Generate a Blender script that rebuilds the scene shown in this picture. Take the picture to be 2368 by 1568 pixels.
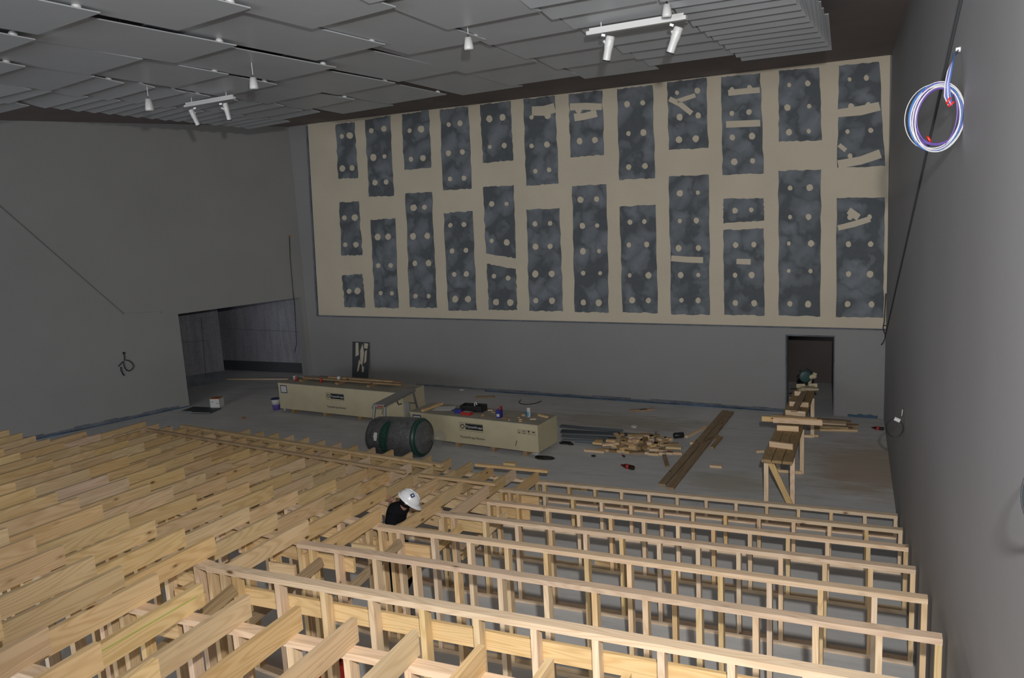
import bpy, bmesh, math, random
from mathutils import Vector, Matrix, Euler
random.seed(11)
for o in list(bpy.data.objects): bpy.data.objects.remove(o)
C = bpy.context.scene.collection
sc = bpy.context.scene
PI = math.pi

# ------------------------------------------------------------------ camera
CAMH = 5.072; FPX = 1896.2
YAW, PITCH, ROLL = math.radians(24.336), math.radians(-9.71), math.radians(-3.191)
fwd = Vector((-math.sin(YAW)*math.cos(PITCH), math.cos(YAW)*math.cos(PITCH), math.sin(PITCH)))
rt = fwd.cross(Vector((0, 0, 1))).normalized(); up = rt.cross(fwd)
c_, s_ = math.cos(ROLL), math.sin(ROLL)
rt2 = c_*rt + s_*up; up2 = -s_*rt + c_*up
cam_d = bpy.data.cameras.new('camera'); cam = bpy.data.objects.new('camera', cam_d); C.objects.link(cam)
cam.matrix_world = Matrix(((rt2.x, up2.x, -fwd.x, 0), (rt2.y, up2.y, -fwd.y, 0), (rt2.z, up2.z, -fwd.z, CAMH), (0, 0, 0, 1)))
cam_d.sensor_width = 36; cam_d.sensor_fit = 'HORIZONTAL'; cam_d.lens = 36*FPX/2368
cam_d.clip_start = .05; cam_d.clip_end = 200
sc.camera = cam

# ------------------------------------------------------------------ world, lights, exposure
w = bpy.data.worlds.new('world'); sc.world = w; w.use_nodes = True
bg = w.node_tree.nodes['Background']; bg.inputs[0].default_value = (.62, .72, 1, 1); bg.inputs[1].default_value = .05
def area(name, loc, target, sx, sy, power, col=(1, 1, 1)):
    l = bpy.data.lights.new(name, 'AREA'); l.shape = 'RECTANGLE'; l.size = sx; l.size_y = sy; l.energy = power; l.color = col
    o = bpy.data.objects.new(name, l); C.objects.link(o); o.location = loc
    o.rotation_euler = (Vector(target)-Vector(loc)).to_track_quat('-Z', 'Y').to_euler(); return o
fl = bpy.data.lights.new('flash', 'SPOT'); fl.energy = 2850; fl.color = (1, .985, .96); fl.spot_size = math.radians(124); fl.spot_blend = 1; fl.shadow_soft_size = .07
flo = bpy.data.objects.new('flash', fl); C.objects.link(flo); flo.location = (.26, .05, CAMH+.62)
flo.rotation_euler = (Vector((-3.2, 14, 4.6))-Vector(flo.location)).to_track_quat('-Z', 'Y').to_euler()
area('rear_fill', (-7, -13, 4.2), (-7, 14, 2.0), 16, 5, 2300, (.90, .94, 1))  # added fill lamp, unseen behind the camera, lifts the ambient level down the hall
sc.view_settings.view_transform = 'Standard'; sc.view_settings.look = 'None'
sc.view_settings.exposure = -0.10; sc.view_settings.gamma = 1; sc.view_settings.use_curve_mapping = False
sc.cycles.max_bounces = 5; sc.cycles.diffuse_bounces = 3

# ------------------------------------------------------------------ places in the hall
XR, YF, FA, FB = .171, 18.643, -.066, .028      # right wall, far wall, and how each one skews
O = Vector((0, 0, CAMH))
def ray(u, v):
    x = (u-1184)/FPX; y = (v-784)/FPX
    return rt2*x - up2*y + fwd
def az(u, v, z=0.):
    d = ray(u, v); return O + d*((z-CAMH)/d.z)
def ay(u, v, Y):
    d = ray(u, v); return O + d*(Y/d.y)
def xr(Y): return XR + FB*(YF-Y)
FN = Vector((FA, -1, 0)).normalized()            # far wall normal, into the room
def far(u, v, off=0.):
    d = ray(u, v); p0 = Vector((XR, YF, 0)) + FN*off
    return O + d*((p0-O).dot(FN)/d.dot(FN))
def fy(X): return YF + FA*(X-XR)
LA = Vector((-18.383, 12.719, 0)); LD = Vector((.37407, .9274, 0)); LN = Vector((.9274, -.37407, 0))
def left(u, v, off=0.):
    d = ray(u, v); p0 = LA + LN*off
    return O + d*((p0-O).dot(LN)/d.dot(LN))
def lp(s, z, off=0.): q = LA + LD*s + LN*off; return Vector((q.x, q.y, z))
def right(u, v, off=0.):
    d = ray(u, v); t = (XR+FB*YF-off)/(d.x+FB*d.y); return O + d*t
ZC = 7.46

# ------------------------------------------------------------------ materials
def mat(name, col=(.5, .5, .5), rough=.6, metal=0., spec=.5, alpha=1.):
    m = bpy.data.materials.new(name); m.use_nodes = True
    b = m.node_tree.nodes['Principled BSDF']
    b.inputs['Base Color'].default_value = (*col, 1); b.inputs['Roughness'].default_value = rough
    b.inputs['Metallic'].default_value = metal; b.inputs['Specular IOR Level'].default_value = spec
    b.inputs['Alpha'].default_value = alpha
    return m
class N:
    def __init__(s, m): s.m = m; s.t = m.node_tree; s.b = s.t.nodes['Principled BSDF']
    def n(s, k, **kw):
        q = s.t.nodes.new(k)
        for a, v in kw.items(): setattr(q, a, v)
        return q
    def l(s, a, b): s.t.links.new(a, b)
    def noise(s, vec, scale, det=4, rough=.55):
        q = s.n('ShaderNodeTexNoise'); q.inputs['Scale'].default_value = scale; q.inputs['Detail'].default_value = det
        q.inputs['Roughness'].default_value = rough; s.l(vec, q.inputs['Vector']); return q.outputs['Fac']
    def ramp(s, f, stops):
        q = s.n('ShaderNodeValToRGB'); e = q.color_ramp.elements
        while len(e) < len(stops): e.new(.5)
        for i, (p, c) in enumerate(stops): e[i].position = p; e[i].color = (*c, 1)
        s.l(f, q.inputs['Fac']); return q.outputs['Color']
    def mix(s, f, a, b, blend='MIX'):
        q = s.n('ShaderNodeMix', data_type='RGBA', blend_type=blend)
        for k, v in ((0, f), (6, a), (7, b)):
            if isinstance(v, (int, float)): q.inputs[k].default_value = v
            elif isinstance(v, tuple): q.inputs[k].default_value = (*v, 1)
            else: s.l(v, q.inputs[k])
        return q.outputs[2]
    def math(s, op, a, b=None, c=None):
        q = s.n('ShaderNodeMath', operation=op)
        for i, v in enumerate((a, b, c)):
            if v is None: continue
            if isinstance(v, (int, float)): q.inputs[i].default_value = v
            else: s.l(v, q.inputs[i])
        return q.outputs[0]
    def mapping(s, vec, scale=(1, 1, 1), loc=None):
        q = s.n('ShaderNodeMapping'); q.inputs['Scale'].default_value = scale
        s.l(vec, q.inputs['Vector'])
        if loc is not None: s.l(loc, q.inputs['Location'])
        return q.outputs[0]
    def bump(s, h, st=.3, d=.01):
        q = s.n('ShaderNodeBump'); q.inputs['Strength'].default_value = st; q.inputs['Distance'].default_value = d
        s.l(h, q.inputs['Height']); s.l(q.outputs[0], s.b.inputs['Normal'])
    def col(s, c): s.l(c, s.b.inputs['Base Color'])
def speck(name, col, amt=.12, scale=6, rough=.75, fine=60, bump=0.):
    m = mat(name, col, rough); q = N(m); tc = q.n('ShaderNodeTexCoord').outputs['Object']
    a = q.noise(tc, scale, 5); b = q.noise(tc, fine, 2)
    f = q.math('ADD', q.math('MULTIPLY', a, .7), q.math('MULTIPLY', b, .3))
    lo = tuple(x*(1-amt*1.6) for x in col); hi = tuple(min(1, x*(1+amt*1.6)) for x in col)
    q.col(q.ramp(f, [(.25, lo), (.75, hi)]))
    if bump: q.bump(b, bump)
    return m
def wood(name, base, dark, pale, knots=True, rough=.7):
    """sawn pine: growth rings bent along the board's own X axis, knots, a tint of its own for every board"""
    m = mat(name, base, rough, spec=.25); q = N(m); tc = q.n('ShaderNodeTexCoord').outputs['Object']
    oi = q.n('ShaderNodeObjectInfo').outputs['Random']
    comb = q.n('ShaderNodeCombineXYZ')
    q.l(q.math('MULTIPLY', oi, 97.), comb.inputs[0]); q.l(q.math('MULTIPLY', oi, 31.), comb.inputs[1]); q.l(q.math('MULTIPLY', oi, 53.), comb.inputs[2])
    v = q.mapping(tc, (1, 1, 1), comb.outputs[0])
    n1 = q.noise(q.mapping(v, (.28, 3.0, 3.0)), 1.6, 2, .45)
    n2 = q.noise(q.mapping(v, (2.2, 26, 26)), 1.5, 3, .6)
    rings = q.math('SINE', q.math('MULTIPLY', n1, 120.))
    r01 = q.math('MULTIPLY_ADD', rings, .5, .5)
    r01 = q.math('POWER', r01, 1.8)
    c = q.mix(q.math('MULTIPLY', r01, .55), pale, dark)
    c = q.mix(q.math('MULTIPLY', n2, .5), c, base)
    big = q.noise(q.mapping(v, (.9, 2, 2)), 1.1, 2)
    c = q.mix(q.ramp(big, [(.52, (0, 0, 0)), (.72, (.45, .45, .45))]), c, (base[0]*.86, base[1]*.92, base[2]*.98))
    hsv = q.n('ShaderNodeHueSaturation')
    q.l(q.math('MULTIPLY_ADD', oi, .012, .494), hsv.inputs['Hue'])
    q.l(q.math('MULTIPLY_ADD', q.math('FRACT', q.math('MULTIPLY', oi, 7.3)), .22, .89), hsv.inputs['Value'])
    q.l(q.math('MULTIPLY_ADD', q.math('FRACT', q.math('MULTIPLY', oi, 13.7)), .2, .9), hsv.inputs['Saturation'])
    q.l(c, hsv.inputs['Color']); c = hsv.outputs[0]
    if knots:
        vo = q.n('ShaderNodeTexVoronoi'); vo.inputs['Scale'].default_value = 1.; vo.inputs['Randomness'].default_value = 1
        q.l(q.mapping(v, (2.1, 5.2, 5.2)), vo.inputs['Vector'])
        k = q.ramp(vo.outputs['Distance'], [(.0, (1, 1, 1)), (.055, (.9, .9, .9)), (.085, (.25, .25, .25)), (.15, (0, 0, 0))])
        c = q.mix(k, c, (dark[0]*.3, dark[1]*.2, dark[2]*.15))
    q.col(c); q.bump(n2, .12, .004)
    return m
M = {}
M['pine'] = wood('pine', (.62, .43, .225), (.46, .275, .115), (.70, .51, .285))
M['pine_pink'] = wood('pine_pink', (.66, .48, .31), (.52, .335, .19), (.76, .58, .40))
M['pine_old'] = wood('pine_old', (.30, .20, .105), (.19, .11, .05), (.37, .26, .15))
M['ply'] = speck('ply', (.52, .46, .31), .07, 3, .7, 40)
M['ply_top'] = speck('ply_top', (.33, .30, .24), .16, 3, .8, 30)
M['paint_left'] = speck('paint_left', (.26, .257, .245), .05, .6, .8, 45)
M['paint_front'] = speck('paint_front', (.245, .243, .238), .05, .6, .8, 45)
M['paint_right'] = speck('paint_right', (.275, .278, .29), .05, .5, .62, 45)
M['board'] = speck('board', (.54, .475, .365), .06, .8, .85, 40)
M['ceil'] = speck('ceil', (.215, .18, .172), .10, .8, .9, 25)
M['panel'] = speck('panel', (.40, .42, .435), .03, 2, .36, 60)
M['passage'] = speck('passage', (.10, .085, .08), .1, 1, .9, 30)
M['white'] = mat('white', (.55, .55, .54), .35)
M['offwhite'] = mat('offwhite', (.62, .62, .60), .5)
M['black'] = mat('black', (.012, .012, .013), .5)
M['black_matte'] = mat('black_matte', (.008, .008, .010), .95, spec=.1)
M['dark'] = mat('dark', (.05, .055, .06), .6)
M['cable'] = mat('cable', (.02, .02, .022), .45)
M['sheeting'] = speck('sheeting', (.36, .35, .32), .05, 3, .8, 30)
M['blue_strip'] = speck('blue_strip', (.045, .085, .14), .5, 2.2, .8, 20)
M['grey_strip'] = speck('grey_strip', (.12, .13, .15), .35, 3, .9, 20)
M['blue'] = mat('blue', (.03, .035, .23), .4)
M['navy'] = mat('navy', (.02, .035, .12), .5)
M['red'] = mat('red', (.42, .035, .03), .45)
M['tape_red'] = mat('tape_red', (.45, .02, .015), .4)
M['purple'] = mat('purple', (.14, .10, .38), .4)
M['cyan'] = mat('cyan', (.03, .3, .6), .4)
M['ink'] = mat('ink', (.012, .014, .018), .7)
M['aluminium'] = mat('aluminium', (.56, .57, .58), .32, .9)
M['alu_dull'] = mat('alu_dull', (.36, .36, .35), .55, .6)
M['galv'] = mat('galv', (.22, .25, .28), .4, .75)
M['galv_dark'] = mat('galv_dark', (.07, .08, .09), .5, .6)
M['orange'] = mat('orange', (.42, .16, .05), .7)
M['skin'] = mat('skin', (.34, .18, .12), .6)
M['hat'] = mat('hat', (.66, .67, .68), .3)
M['green'] = mat('green', (.012, .05, .038), .4)
M['saw_green'] = mat('saw_green', (.02, .06, .06), .45)
M['saw_metal'] = speck('saw_metal', (.42, .36, .24), .25, 20, .6, 60)
M['cola'] = mat('cola', (.03, .012, .008), .1)
M['glassy'] = mat('glassy', (.2, .2, .2), .08, 0, .6, .45)
M['film'] = mat('film', (.40, .42, .42), .12, 0, .6, .10)
M['w_purple'] = mat('w_purple', (.10, .06, .24), .4); M['w_blue'] = mat('w_blue', (.03, .11, .32), .4); M['w_white'] = mat('w_white', (.42, .42, .43), .4)
def mk_floor():
    m = mat('concrete_floor', (.25, .25, .25), .85); q = N(m); tc = q.n('ShaderNodeTexCoord').outputs['Object']
    a = q.noise(tc, .45, 6, .6); b = q.noise(q.mapping(tc, (.6, 2.5, 1)), 2.2, 6, .65); d = q.noise(tc, 50, 2)
    f = q.math('ADD', q.math('MULTIPLY', a, .45), q.math('ADD', q.math('MULTIPLY', b, .4), q.math('MULTIPLY', d, .15)))
    c = q.ramp(f, [(.3, (.42, .425, .43)), (.5, (.55, .548, .54)), (.72, (.68, .675, .655))])
    # dark smears left by the trades
    e = q.noise(q.mapping(tc, (.35, 1.1, 1)), 1.3, 5, .6)
    c = q.mix(q.ramp(e, [(.60, (0, 0, 0)), (.72, (.55, .55, .55))]), c, (.29, .295, .305))
    # sawdust by the saw bench and behind the long crate
    def blob(cx, cy, rx, ry, colr, k):
        nonlocal c
        sp = q.n('ShaderNodeSeparateXYZ'); q.l(tc, sp.inputs[0])
        dx = q.math('MULTIPLY', q.math('SUBTRACT', sp.outputs[0], cx), 1/rx); dy = q.math('MULTIPLY', q.math('SUBTRACT', sp.outputs[1], cy), 1/ry)
        r = q.math('SQRT', q.math('ADD', q.math('MULTIPLY', dx, dx), q.math('MULTIPLY', dy, dy)))
        r = q.math('ADD', r, q.math('MULTIPLY', q.math('SUBTRACT', b, .5), 1.6))
        c = q.mix(q.ramp(r, [(.45, (k, k, k)), (1., (0, 0, 0))]), c, colr)
    blob(-.15, 15.3, 1.15, 1.9, (.40, .27, .15), .6)
    blob(-2.3, 13.9, .9, .7, (.36, .32, .22), .5)
    blob(-5.3, 17.2, 2.6, .8, (.33, .27, .18), .55)
    q.col(c); q.bump(b, .1, .01); return m
M['floor'] = mk_floor()
def mk_patch():
    m = mat('skim_plaster', (.15, .17, .19), .85); q = N(m); tc = q.n('ShaderNodeTexCoord').outputs['Object']
    v = q.n('ShaderNodeTexVoronoi', feature='SMOOTH_F1'); v.inputs['Scale'].default_value = 2.3; v.inputs['Smoothness'].default_value = .15
    w_ = q.noise(tc, 2.2, 3); mp = q.n('ShaderNodeVectorMath', operation='ADD'); q.l(tc, mp.inputs[0])
    cb = q.n('ShaderNodeCombineXYZ'); q.l(w_, cb.inputs[0]); q.l(w_, cb.inputs[2]); q.l(cb.outputs[0], mp.inputs[1]); q.l(mp.outputs[0], v.inputs['Vector'])
    c = q.ramp(v.outputs['Distance'], [(.12, (.19, .207, .228)), (.32, (.155, .169, .185)), (.5, (.125, .137, .148)), (.66, (.07, .078, .084))])
    c = q.mix(q.math('MULTIPLY', q.noise(tc, 9, 4), .4), c, (.15, .163, .178)); q.col(c); return m
M['skim'] = mk_patch()
def mk_conc():
    m = mat('precast_concrete', (.2, .2, .22), .9); q = N(m); tc = q.n('ShaderNodeTexCoord').outputs['Object']
    a = q.noise(q.mapping(tc, (3, 3, .35)), 2.5, 5); b = q.noise(tc, 12, 4)
    c = q.ramp(q.math('ADD', q.math('MULTIPLY', a, .6), q.math('MULTIPLY', b, .4)), [(.3, (.17, .17, .19)), (.7, (.30, .30, .325))])
    q.col(c); return m
M['conc'] = mk_conc()
def mk_bale():
    m = mat('wrapped_felt', (.08, .08, .082), .28, spec=.5); q = N(m); tc = q.n('ShaderNodeTexCoord').outputs['Object']
    a = q.noise(tc, 9, 6, .7); b = q.noise(q.mapping(tc, (1, 4, 4)), 5, 4)
    q.col(q.ramp(a, [(.35, (.045, .045, .048)), (.65, (.12, .12, .125))])); q.bump(b, .9, .03); return m
M['bale'] = mk_bale()

# ------------------------------------------------------------------ mesh helpers
def link(name, me, m=None, parent=None, mw=None):
    o = bpy.data.objects.new(name, me); C.objects.link(o)
    if m is not None and not me.materials:
        for x in (m if isinstance(m, (list, tuple)) else [m]): me.materials.append(M[x] if isinstance(x, str) else x)
    mw = mw or Matrix()
    if parent is not None:
        o.parent = parent; o.matrix_basis = parent['_w_inv'] @ mw if False else PW[parent.name].inverted() @ mw
    else: o.matrix_basis = mw
    PW[o.name] = mw.copy()
    return o
PW = {}
def tag(o, label=None, cat=None, group=None, kind=None):
    if label: o['label'] = label
    if cat: o['category'] = cat
    if group: o['group'] = group
    if kind: o['kind'] = kind
    return o
def thing(name, label, cat, loc=(0, 0, 0), group=None, rz=0.):
    o = bpy.data.objects.new(name, None); C.objects.link(o); o.empty_display_size = .1
    mw = Matrix.Translation(Vector(loc)) @ Matrix.Rotation(rz, 4, 'Z'); o.matrix_basis = mw; PW[o.name] = mw
    return tag(o, label, cat, group)
BOXF = [(0, 3, 2, 1), (4, 5, 6, 7), (0, 1, 5, 4), (1, 2, 6, 5), (2, 3, 7, 6), (3, 0, 4, 7)]
class MB:
    def __init__(s): s.v = []; s.f = []; s.mi = []
    def box(s, x0, y0, z0, x1, y1, z1, mi=0, M4=None):
        b = len(s.v); P = [(x0, y0, z0), (x1, y0, z0), (x1, y1, z0), (x0, y1, z0), (x0, y0, z1), (x1, y0, z1), (x1, y1, z1), (x0, y1, z1)]
        if M4 is not None: P = [tuple(M4 @ Vector(p)) for p in P]
        s.v += P; s.f += [tuple(b+i for i in f) for f in BOXF]; s.mi += [mi]*6; return s
    def poly(s, pts, mi=0):
        b = len(s.v); s.v += [tuple(p) for p in pts]; s.f.append(tuple(range(b, b+len(pts)))); s.mi.append(mi); return s
    def prism(s, pts, ext, mi=0):
        b = len(s.v); n = len(pts); e = Vector(ext)
        s.v += [tuple(p) for p in pts] + [tuple(Vector(p)+e) for p in pts]
        s.f += [tuple(range(b+n-1, b-1, -1)), tuple(range(b+n, b+2*n))] + [(b+i, b+(i+1) % n, b+n+(i+1) % n, b+n+i) for i in range(n)]
        s.mi += [mi]*(n+2); return s
    def tube(s, pts, r, n=6, mi=0, closed=False, rs=None):
        pts = [Vector(p) for p in pts]; b = len(s.v); L = len(pts)
        up_ = None
        for i, p in enumerate(pts):
            a = pts[i-1] if (i > 0 or closed) else p; c = pts[(i+1) % L] if (i < L-1 or closed) else p
            d = (c-a).normalized() if (c-a).length > 1e-9 else Vector((0, 0, 1))
            if up_ is None: up_ = d.orthogonal().normalized()
            x = (up_ - d*up_.dot(d)); x = x.normalized() if x.length > 1e-6 else d.orthogonal().normalized(); up_ = x; y = d.cross(x)
            rr = rs[i] if rs else r
            for k in range(n):
                t = 2*PI*k/n; s.v.append(tuple(p + x*math.cos(t)*rr + y*math.sin(t)*rr))
        for i in range(L if closed else L-1):
            for k in range(n):
                j = (i+1) % L
                s.f.append((b+i*n+k, b+i*n+(k+1) % n, b+j*n+(k+1) % n, b+j*n+k)); s.mi.append(mi)
        if not closed:
            s.f.append(tuple(b+k for k in range(n-1, -1, -1))); s.f.append(tuple(b+(L-1)*n+k for k in range(n))); s.mi += [mi, mi]
        return s
    def lathe(s, prof, n=20, mi=0, M4=None):
        b = len(s.v); L = len(prof)
        for r, z in prof:
            for k in range(n):
                t = 2*PI*k/n; p = Vector((r*math.cos(t), r*math.sin(t), z)); s.v.append(tuple(M4 @ p if M4 is not None else p))
        for i in range(L-1):
            for k in range(n):
                s.f.append((b+i*n+k, b+i*n+(k+1) % n, b+(i+1)*n+(k+1) % n, b+(i+1)*n+k)); s.mi.append(mi)
        s.f.append(tuple(b+k for k in range(n-1, -1, -1))); s.f.append(tuple(b+(L-1)*n+k for k in range(n))); s.mi += [mi, mi]
        return s
    def mesh(s, name, mats, smooth=False):
        me = bpy.data.meshes.new(name); me.from_pydata(s.v, [], s.f); me.update()
        for x in (mats if isinstance(mats, (list, tuple)) else [mats]): me.materials.append(M[x] if isinstance(x, str) else x)
        for p, i in zip(me.polygons, s.mi): p.material_index = i; p.use_smooth = smooth
        return me
    def build(s, name, mats, parent=None, mw=None, smooth=False):
        return link(name, s.mesh(name, mats, smooth), None, parent, mw)
CACHE = {}
def stick_mesh(L, wd, h, m):
    """a sawn length: local X along it, Y its thickness, Z its depth"""
    k = (round(L, 3), round(wd, 4), round(h, 4), m)
    if k not in CACHE:
        b = MB(); b.box(0, -wd/2, -h/2, L, wd/2, h/2); CACHE[k] = b.mesh('lumber', m)
    return CACHE[k]
def frame_mat(p0, p1, upv=(0, 0, 1)):
    x = (Vector(p1)-Vector(p0)).normalized(); u = Vector(upv)
    y = u.cross(x).normalized(); z = x.cross(y)
    return Matrix(((x.x, y.x, z.x, p0[0]), (x.y, y.y, z.y, p0[1]), (x.z, y.z, z.z, p0[2]), (0, 0, 0, 1)))
def stick(name, p0, p1, wd, h, m='pine', parent=None, upv=(0, 0, 1)):
    L = (Vector(p1)-Vector(p0)).length
    return link(name, stick_mesh(L, wd, h, m), None, parent, frame_mat(p0, p1, upv))
def text_mesh(txt, size, name, m, bold=0., extrude=.0):
    cu = bpy.data.curves.new(name, 'FONT'); cu.body = txt; cu.size = size; cu.align_x = 'CENTER'; cu.align_y = 'CENTER'; cu.offset = bold; cu.extrude = extrude
    o = bpy.data.objects.new(name+'_tmp', cu); C.objects.link(o)
    dg = bpy.context.evaluated_depsgraph_get(); me = bpy.data.meshes.new_from_object(o.evaluated_get(dg))
    bpy.data.objects.remove(o); me.materials.clear(); me.materials.append(M[m]); return me
def surf_mat(p, xdir, nrm):
    x = Vector(xdir).normalized(); z = Vector(nrm).normalized(); y = z.cross(x)
    return Matrix(((x.x, y.x, z.x, p[0]), (x.y, y.y, z.y, p[1]), (x.z, y.z, z.z, p[2]), (0, 0, 0, 1)))
ORD = ['first', 'second', 'third', 'fourth', 'fifth', 'sixth', 'seventh', 'eighth', 'ninth', 'tenth', 'eleventh', 'twelfth', 'thirteenth', 'fourteenth', 'fifteenth', 'sixteenth', 'seventeenth', 'eighteenth', 'nineteenth', 'twentieth']

# ------------------------------------------------------------------ the shell
def struct(b, name, m): return tag(b.build(name, m), kind='structure')
b = MB(); b.box(-26, -8, -.2, 2.5, 26, 0); struct(b, 'floor', 'floor')
b = MB(); b.box(-26, -8, ZC, 2.5, 26, ZC+.2); struct(b, 'ceiling', 'ceil')
# right wall
b = MB(); y0, y1 = -8, YF+.3
b.prism([(xr(y0), y0, 0), (xr(y1), y1, 0), (xr(y1)+.2, y1, 0), (xr(y0)+.2, y0, 0)], (0, 0, ZC)); struct(b, 'wall_right', 'paint_right')
# far wall with its doorway (the left wall meets it at the corner)
cs = 8.0
for _ in range(20):
    q = lp(cs, 0); cs += (fy(q.x)-q.y)/LD.y*.7
CORN = lp(cs, 0)
dl, dr = far(1819.3, 900), far(1927, 900); DZ = 1.745
def farbox(b, xa, xb, za, zb, o0, o1, mi=0):
    P = []
    for X, z, o in ((xa, za, o0), (xb, za, o0), (xb, za, o1), (xa, za, o1), (xa, zb, o0), (xb, zb, o0), (xb, zb, o1), (xa, zb, o1)):
        q = Vector((X, fy(X), z)) + FN*o; P.append(tuple(q))
    n = len(b.v); b.v += P; b.f += [tuple(n+i for i in f) for f in BOXF]; b.mi += [mi]*6
b = MB()
farbox(b, CORN.x-.4, dl.x, 0, ZC, -.22, 0); farbox(b, dr.x, XR+.02, 0, ZC, -.22, 0); farbox(b, dl.x, dr.x, DZ, ZC, -.22, 0)
struct(b, 'wall_front', 'paint_front')
# passage behind the doorway
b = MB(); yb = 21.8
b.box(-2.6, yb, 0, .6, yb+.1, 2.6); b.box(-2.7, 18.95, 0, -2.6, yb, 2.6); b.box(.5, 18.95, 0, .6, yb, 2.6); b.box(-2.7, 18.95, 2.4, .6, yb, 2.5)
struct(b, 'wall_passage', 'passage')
b = MB(); farbox(b, dl.x-.03, dl.x, 0, DZ, .0, .012); farbox(b, dr.x, dr.x+.02, 0, DZ, 0, .012); farbox(b, dl.x-.03, dr.x+.02, DZ, DZ+.03, 0, .012)
struct(b, 'trim_1', 'grey_strip')
# left wall with the wide opening
ol, orr = 3.69, 7.36; OZ = 2.53
def leftbox(b, sa, sb, za, zb, o0, o1, mi=0):
    P = [tuple(lp(s, z, o)) for s, z, o in ((sa, za, o0), (sb, za, o0), (sb, za, o1), (sa, za, o1), (sa, zb, o0), (sb, zb, o0), (sb, zb, o1), (sa, zb, o1))]
    n = len(b.v); b.v += P; b.f += [tuple(n+i for i in f) for f in BOXF]; b.mi += [mi]*6
b = MB(); leftbox(b, -17, ol, 0, ZC, -.3, 0); leftbox(b, orr, cs+.1, 0, ZC, -.3, 0); leftbox(b, ol, orr, OZ, ZC, -.3, 0)
struct(b, 'wall_left', 'paint_left')
# ledge lines on the side walls: the upper lining stands proud and ends on a slope
def strip_left(pts, wd, th):
    b = MB()
    for p, q in zip(pts, pts[1:]):
        p = left(*p, th/2); q = left(*q, th/2); d = (q-p); L = d.length
        b.box(-.005, -th/2, -wd/2, L+.005, th/2, wd/2, M4=frame_mat(p, q, (0, 0, 1)))
    return b
struct(strip_left([(-60, 427), (0, 480), (285, 728)], .03, .035), 'trim_2', 'paint_left')
struct(strip_left([(285, 728), (372, 723)], .06, .02), 'trim_3', 'paint_left')
b = MB(); p, q = right(2232, -45, .012), right(2046.5, 778, .012)
b.box(0, -.008, -.013, (q-p).length, .008, .013, M4=frame_mat(p, q, (0, 0, 1))); struct(b, 'trim_4', 'dark')
b = MB(); p = far(2058, 450, .02); b.box(-.03, -.03, -.0, .01, .02, 7.3, M4=Matrix.Translation((p.x+.07, p.y, .05))); struct(b, 'trim_5', 'paint_front')
# recess seen through the opening
A0, A1 = az(405, 900), az(522, 882); B0, B1 = az(520, 855), az(760, 866)
def uprights(b, p, q, z0, z1, th, mi=0):
    d = (q-p).normalized(); n_ = Vector((-d.y, d.x, 0))*th
    b.prism([(p.x, p.y, z0), (q.x, q.y, z0), (q.x+n_.x, q.y+n_.y, z0), (p.x+n_.x, p.y+n_.y, z0)], (0, 0, z1-z0), mi)
dA = (A1-A0).normalized(); A0 = A0-dA*3; dB = (B1-B0).normalized(); B0 = B0-dB*1.2; B1 = B1+dB*.6
b = MB(); uprights(b, A0, A1, .34, 3.4, .16); uprights(b, A0+Vector((.03, -.01, 0)), A1+Vector((.03, -.01, 0)), 0, .34, .16, 1)
o = struct(b, 'wall_recess', ['conc', 'grey_strip'])
b = MB(); uprights(b, B0, B1, .33, 3.4, .2); uprights(b, B0, B1, 0, .33, .16, 1); o = struct(b, 'wall_recess_back', ['conc', 'dark'])
# casting joints in the precast slabs
def joint(name, p, q, th=.012):
    b = MB(); d = q-p; b.box(0, -.006, -th/2, d.length, .006, th/2, M4=frame_mat(p, q, (0, 0, 1) if abs(d.z) < d.length*.7 else (1, 0, 0))); return struct(b, name, 'grey_strip')
def onA(u, v):
    n_ = Vector((-dA.y, dA.x, 0)); d = ray(u, v); return O + d*((A1-O).dot(n_)/d.dot(n_)) - n_*.006
def onB(u, v):
    n_ = Vector((-dB.y, dB.x, 0)); d = ray(u, v); return O + d*((B1-O).dot(n_)/d.dot(n_)) - n_*.006
joint('trim_6', onA(465, 735), onA(476, 868)); joint('trim_7', onA(424, 792), onA(476, 787)); joint('trim_8', onB(528, 760), onB(704, 768))
# floor-line strips: torn lining edge and blue membrane
def run(name, pts, m, h0, h1, off, side):
    b = MB()
    for p, q in zip(pts, pts[1:]):
        for t in range(6):
            a_, c_2 = p+(q-p)*(t/6), p+(q-p)*((t+1)/6+.002); hh = h1*random.uniform(.6, 1.15)
            n_ = side*off
            b.prism([(a_.x, a_.y, h0), (c_2.x, c_2.y, h0), (c_2.x+n_.x, c_2.y+n_.y, h0), (a_.x+n_.x, a_.y+n_.y, h0)], (0, 0, hh))
    return struct(b, name, m)
def fx(X): return Vector((X, fy(X), 0))
run('baseboard_front', [fx(far(962, 890).x), fx(-10), fx(-7), fx(-4), fx(dl.x-.03)], 'grey_strip', .035, .055, .012, FN)
run('baseboard_front_edge', [fx(-9.6), fx(-7), fx(-4.5), fx(dl.x-.03)], 'blue_strip', 0, .035, .02, FN)
run('baseboard_front_right', [fx(dr.x+.3), fx(XR-.12)], 'blue_strip', 0, .07, .012, FN)
run('baseboard_left', [lp(-.6, 0), lp(1.5, 0), lp(3.4, 0)], 'grey_strip', .03, .07, .015, LN)
run('baseboard_left_edge', [lp(-.8, 0), lp(1.5, 0), lp(3.66, 0)], 'blue_strip', 0, .03, .03, LN)

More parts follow.
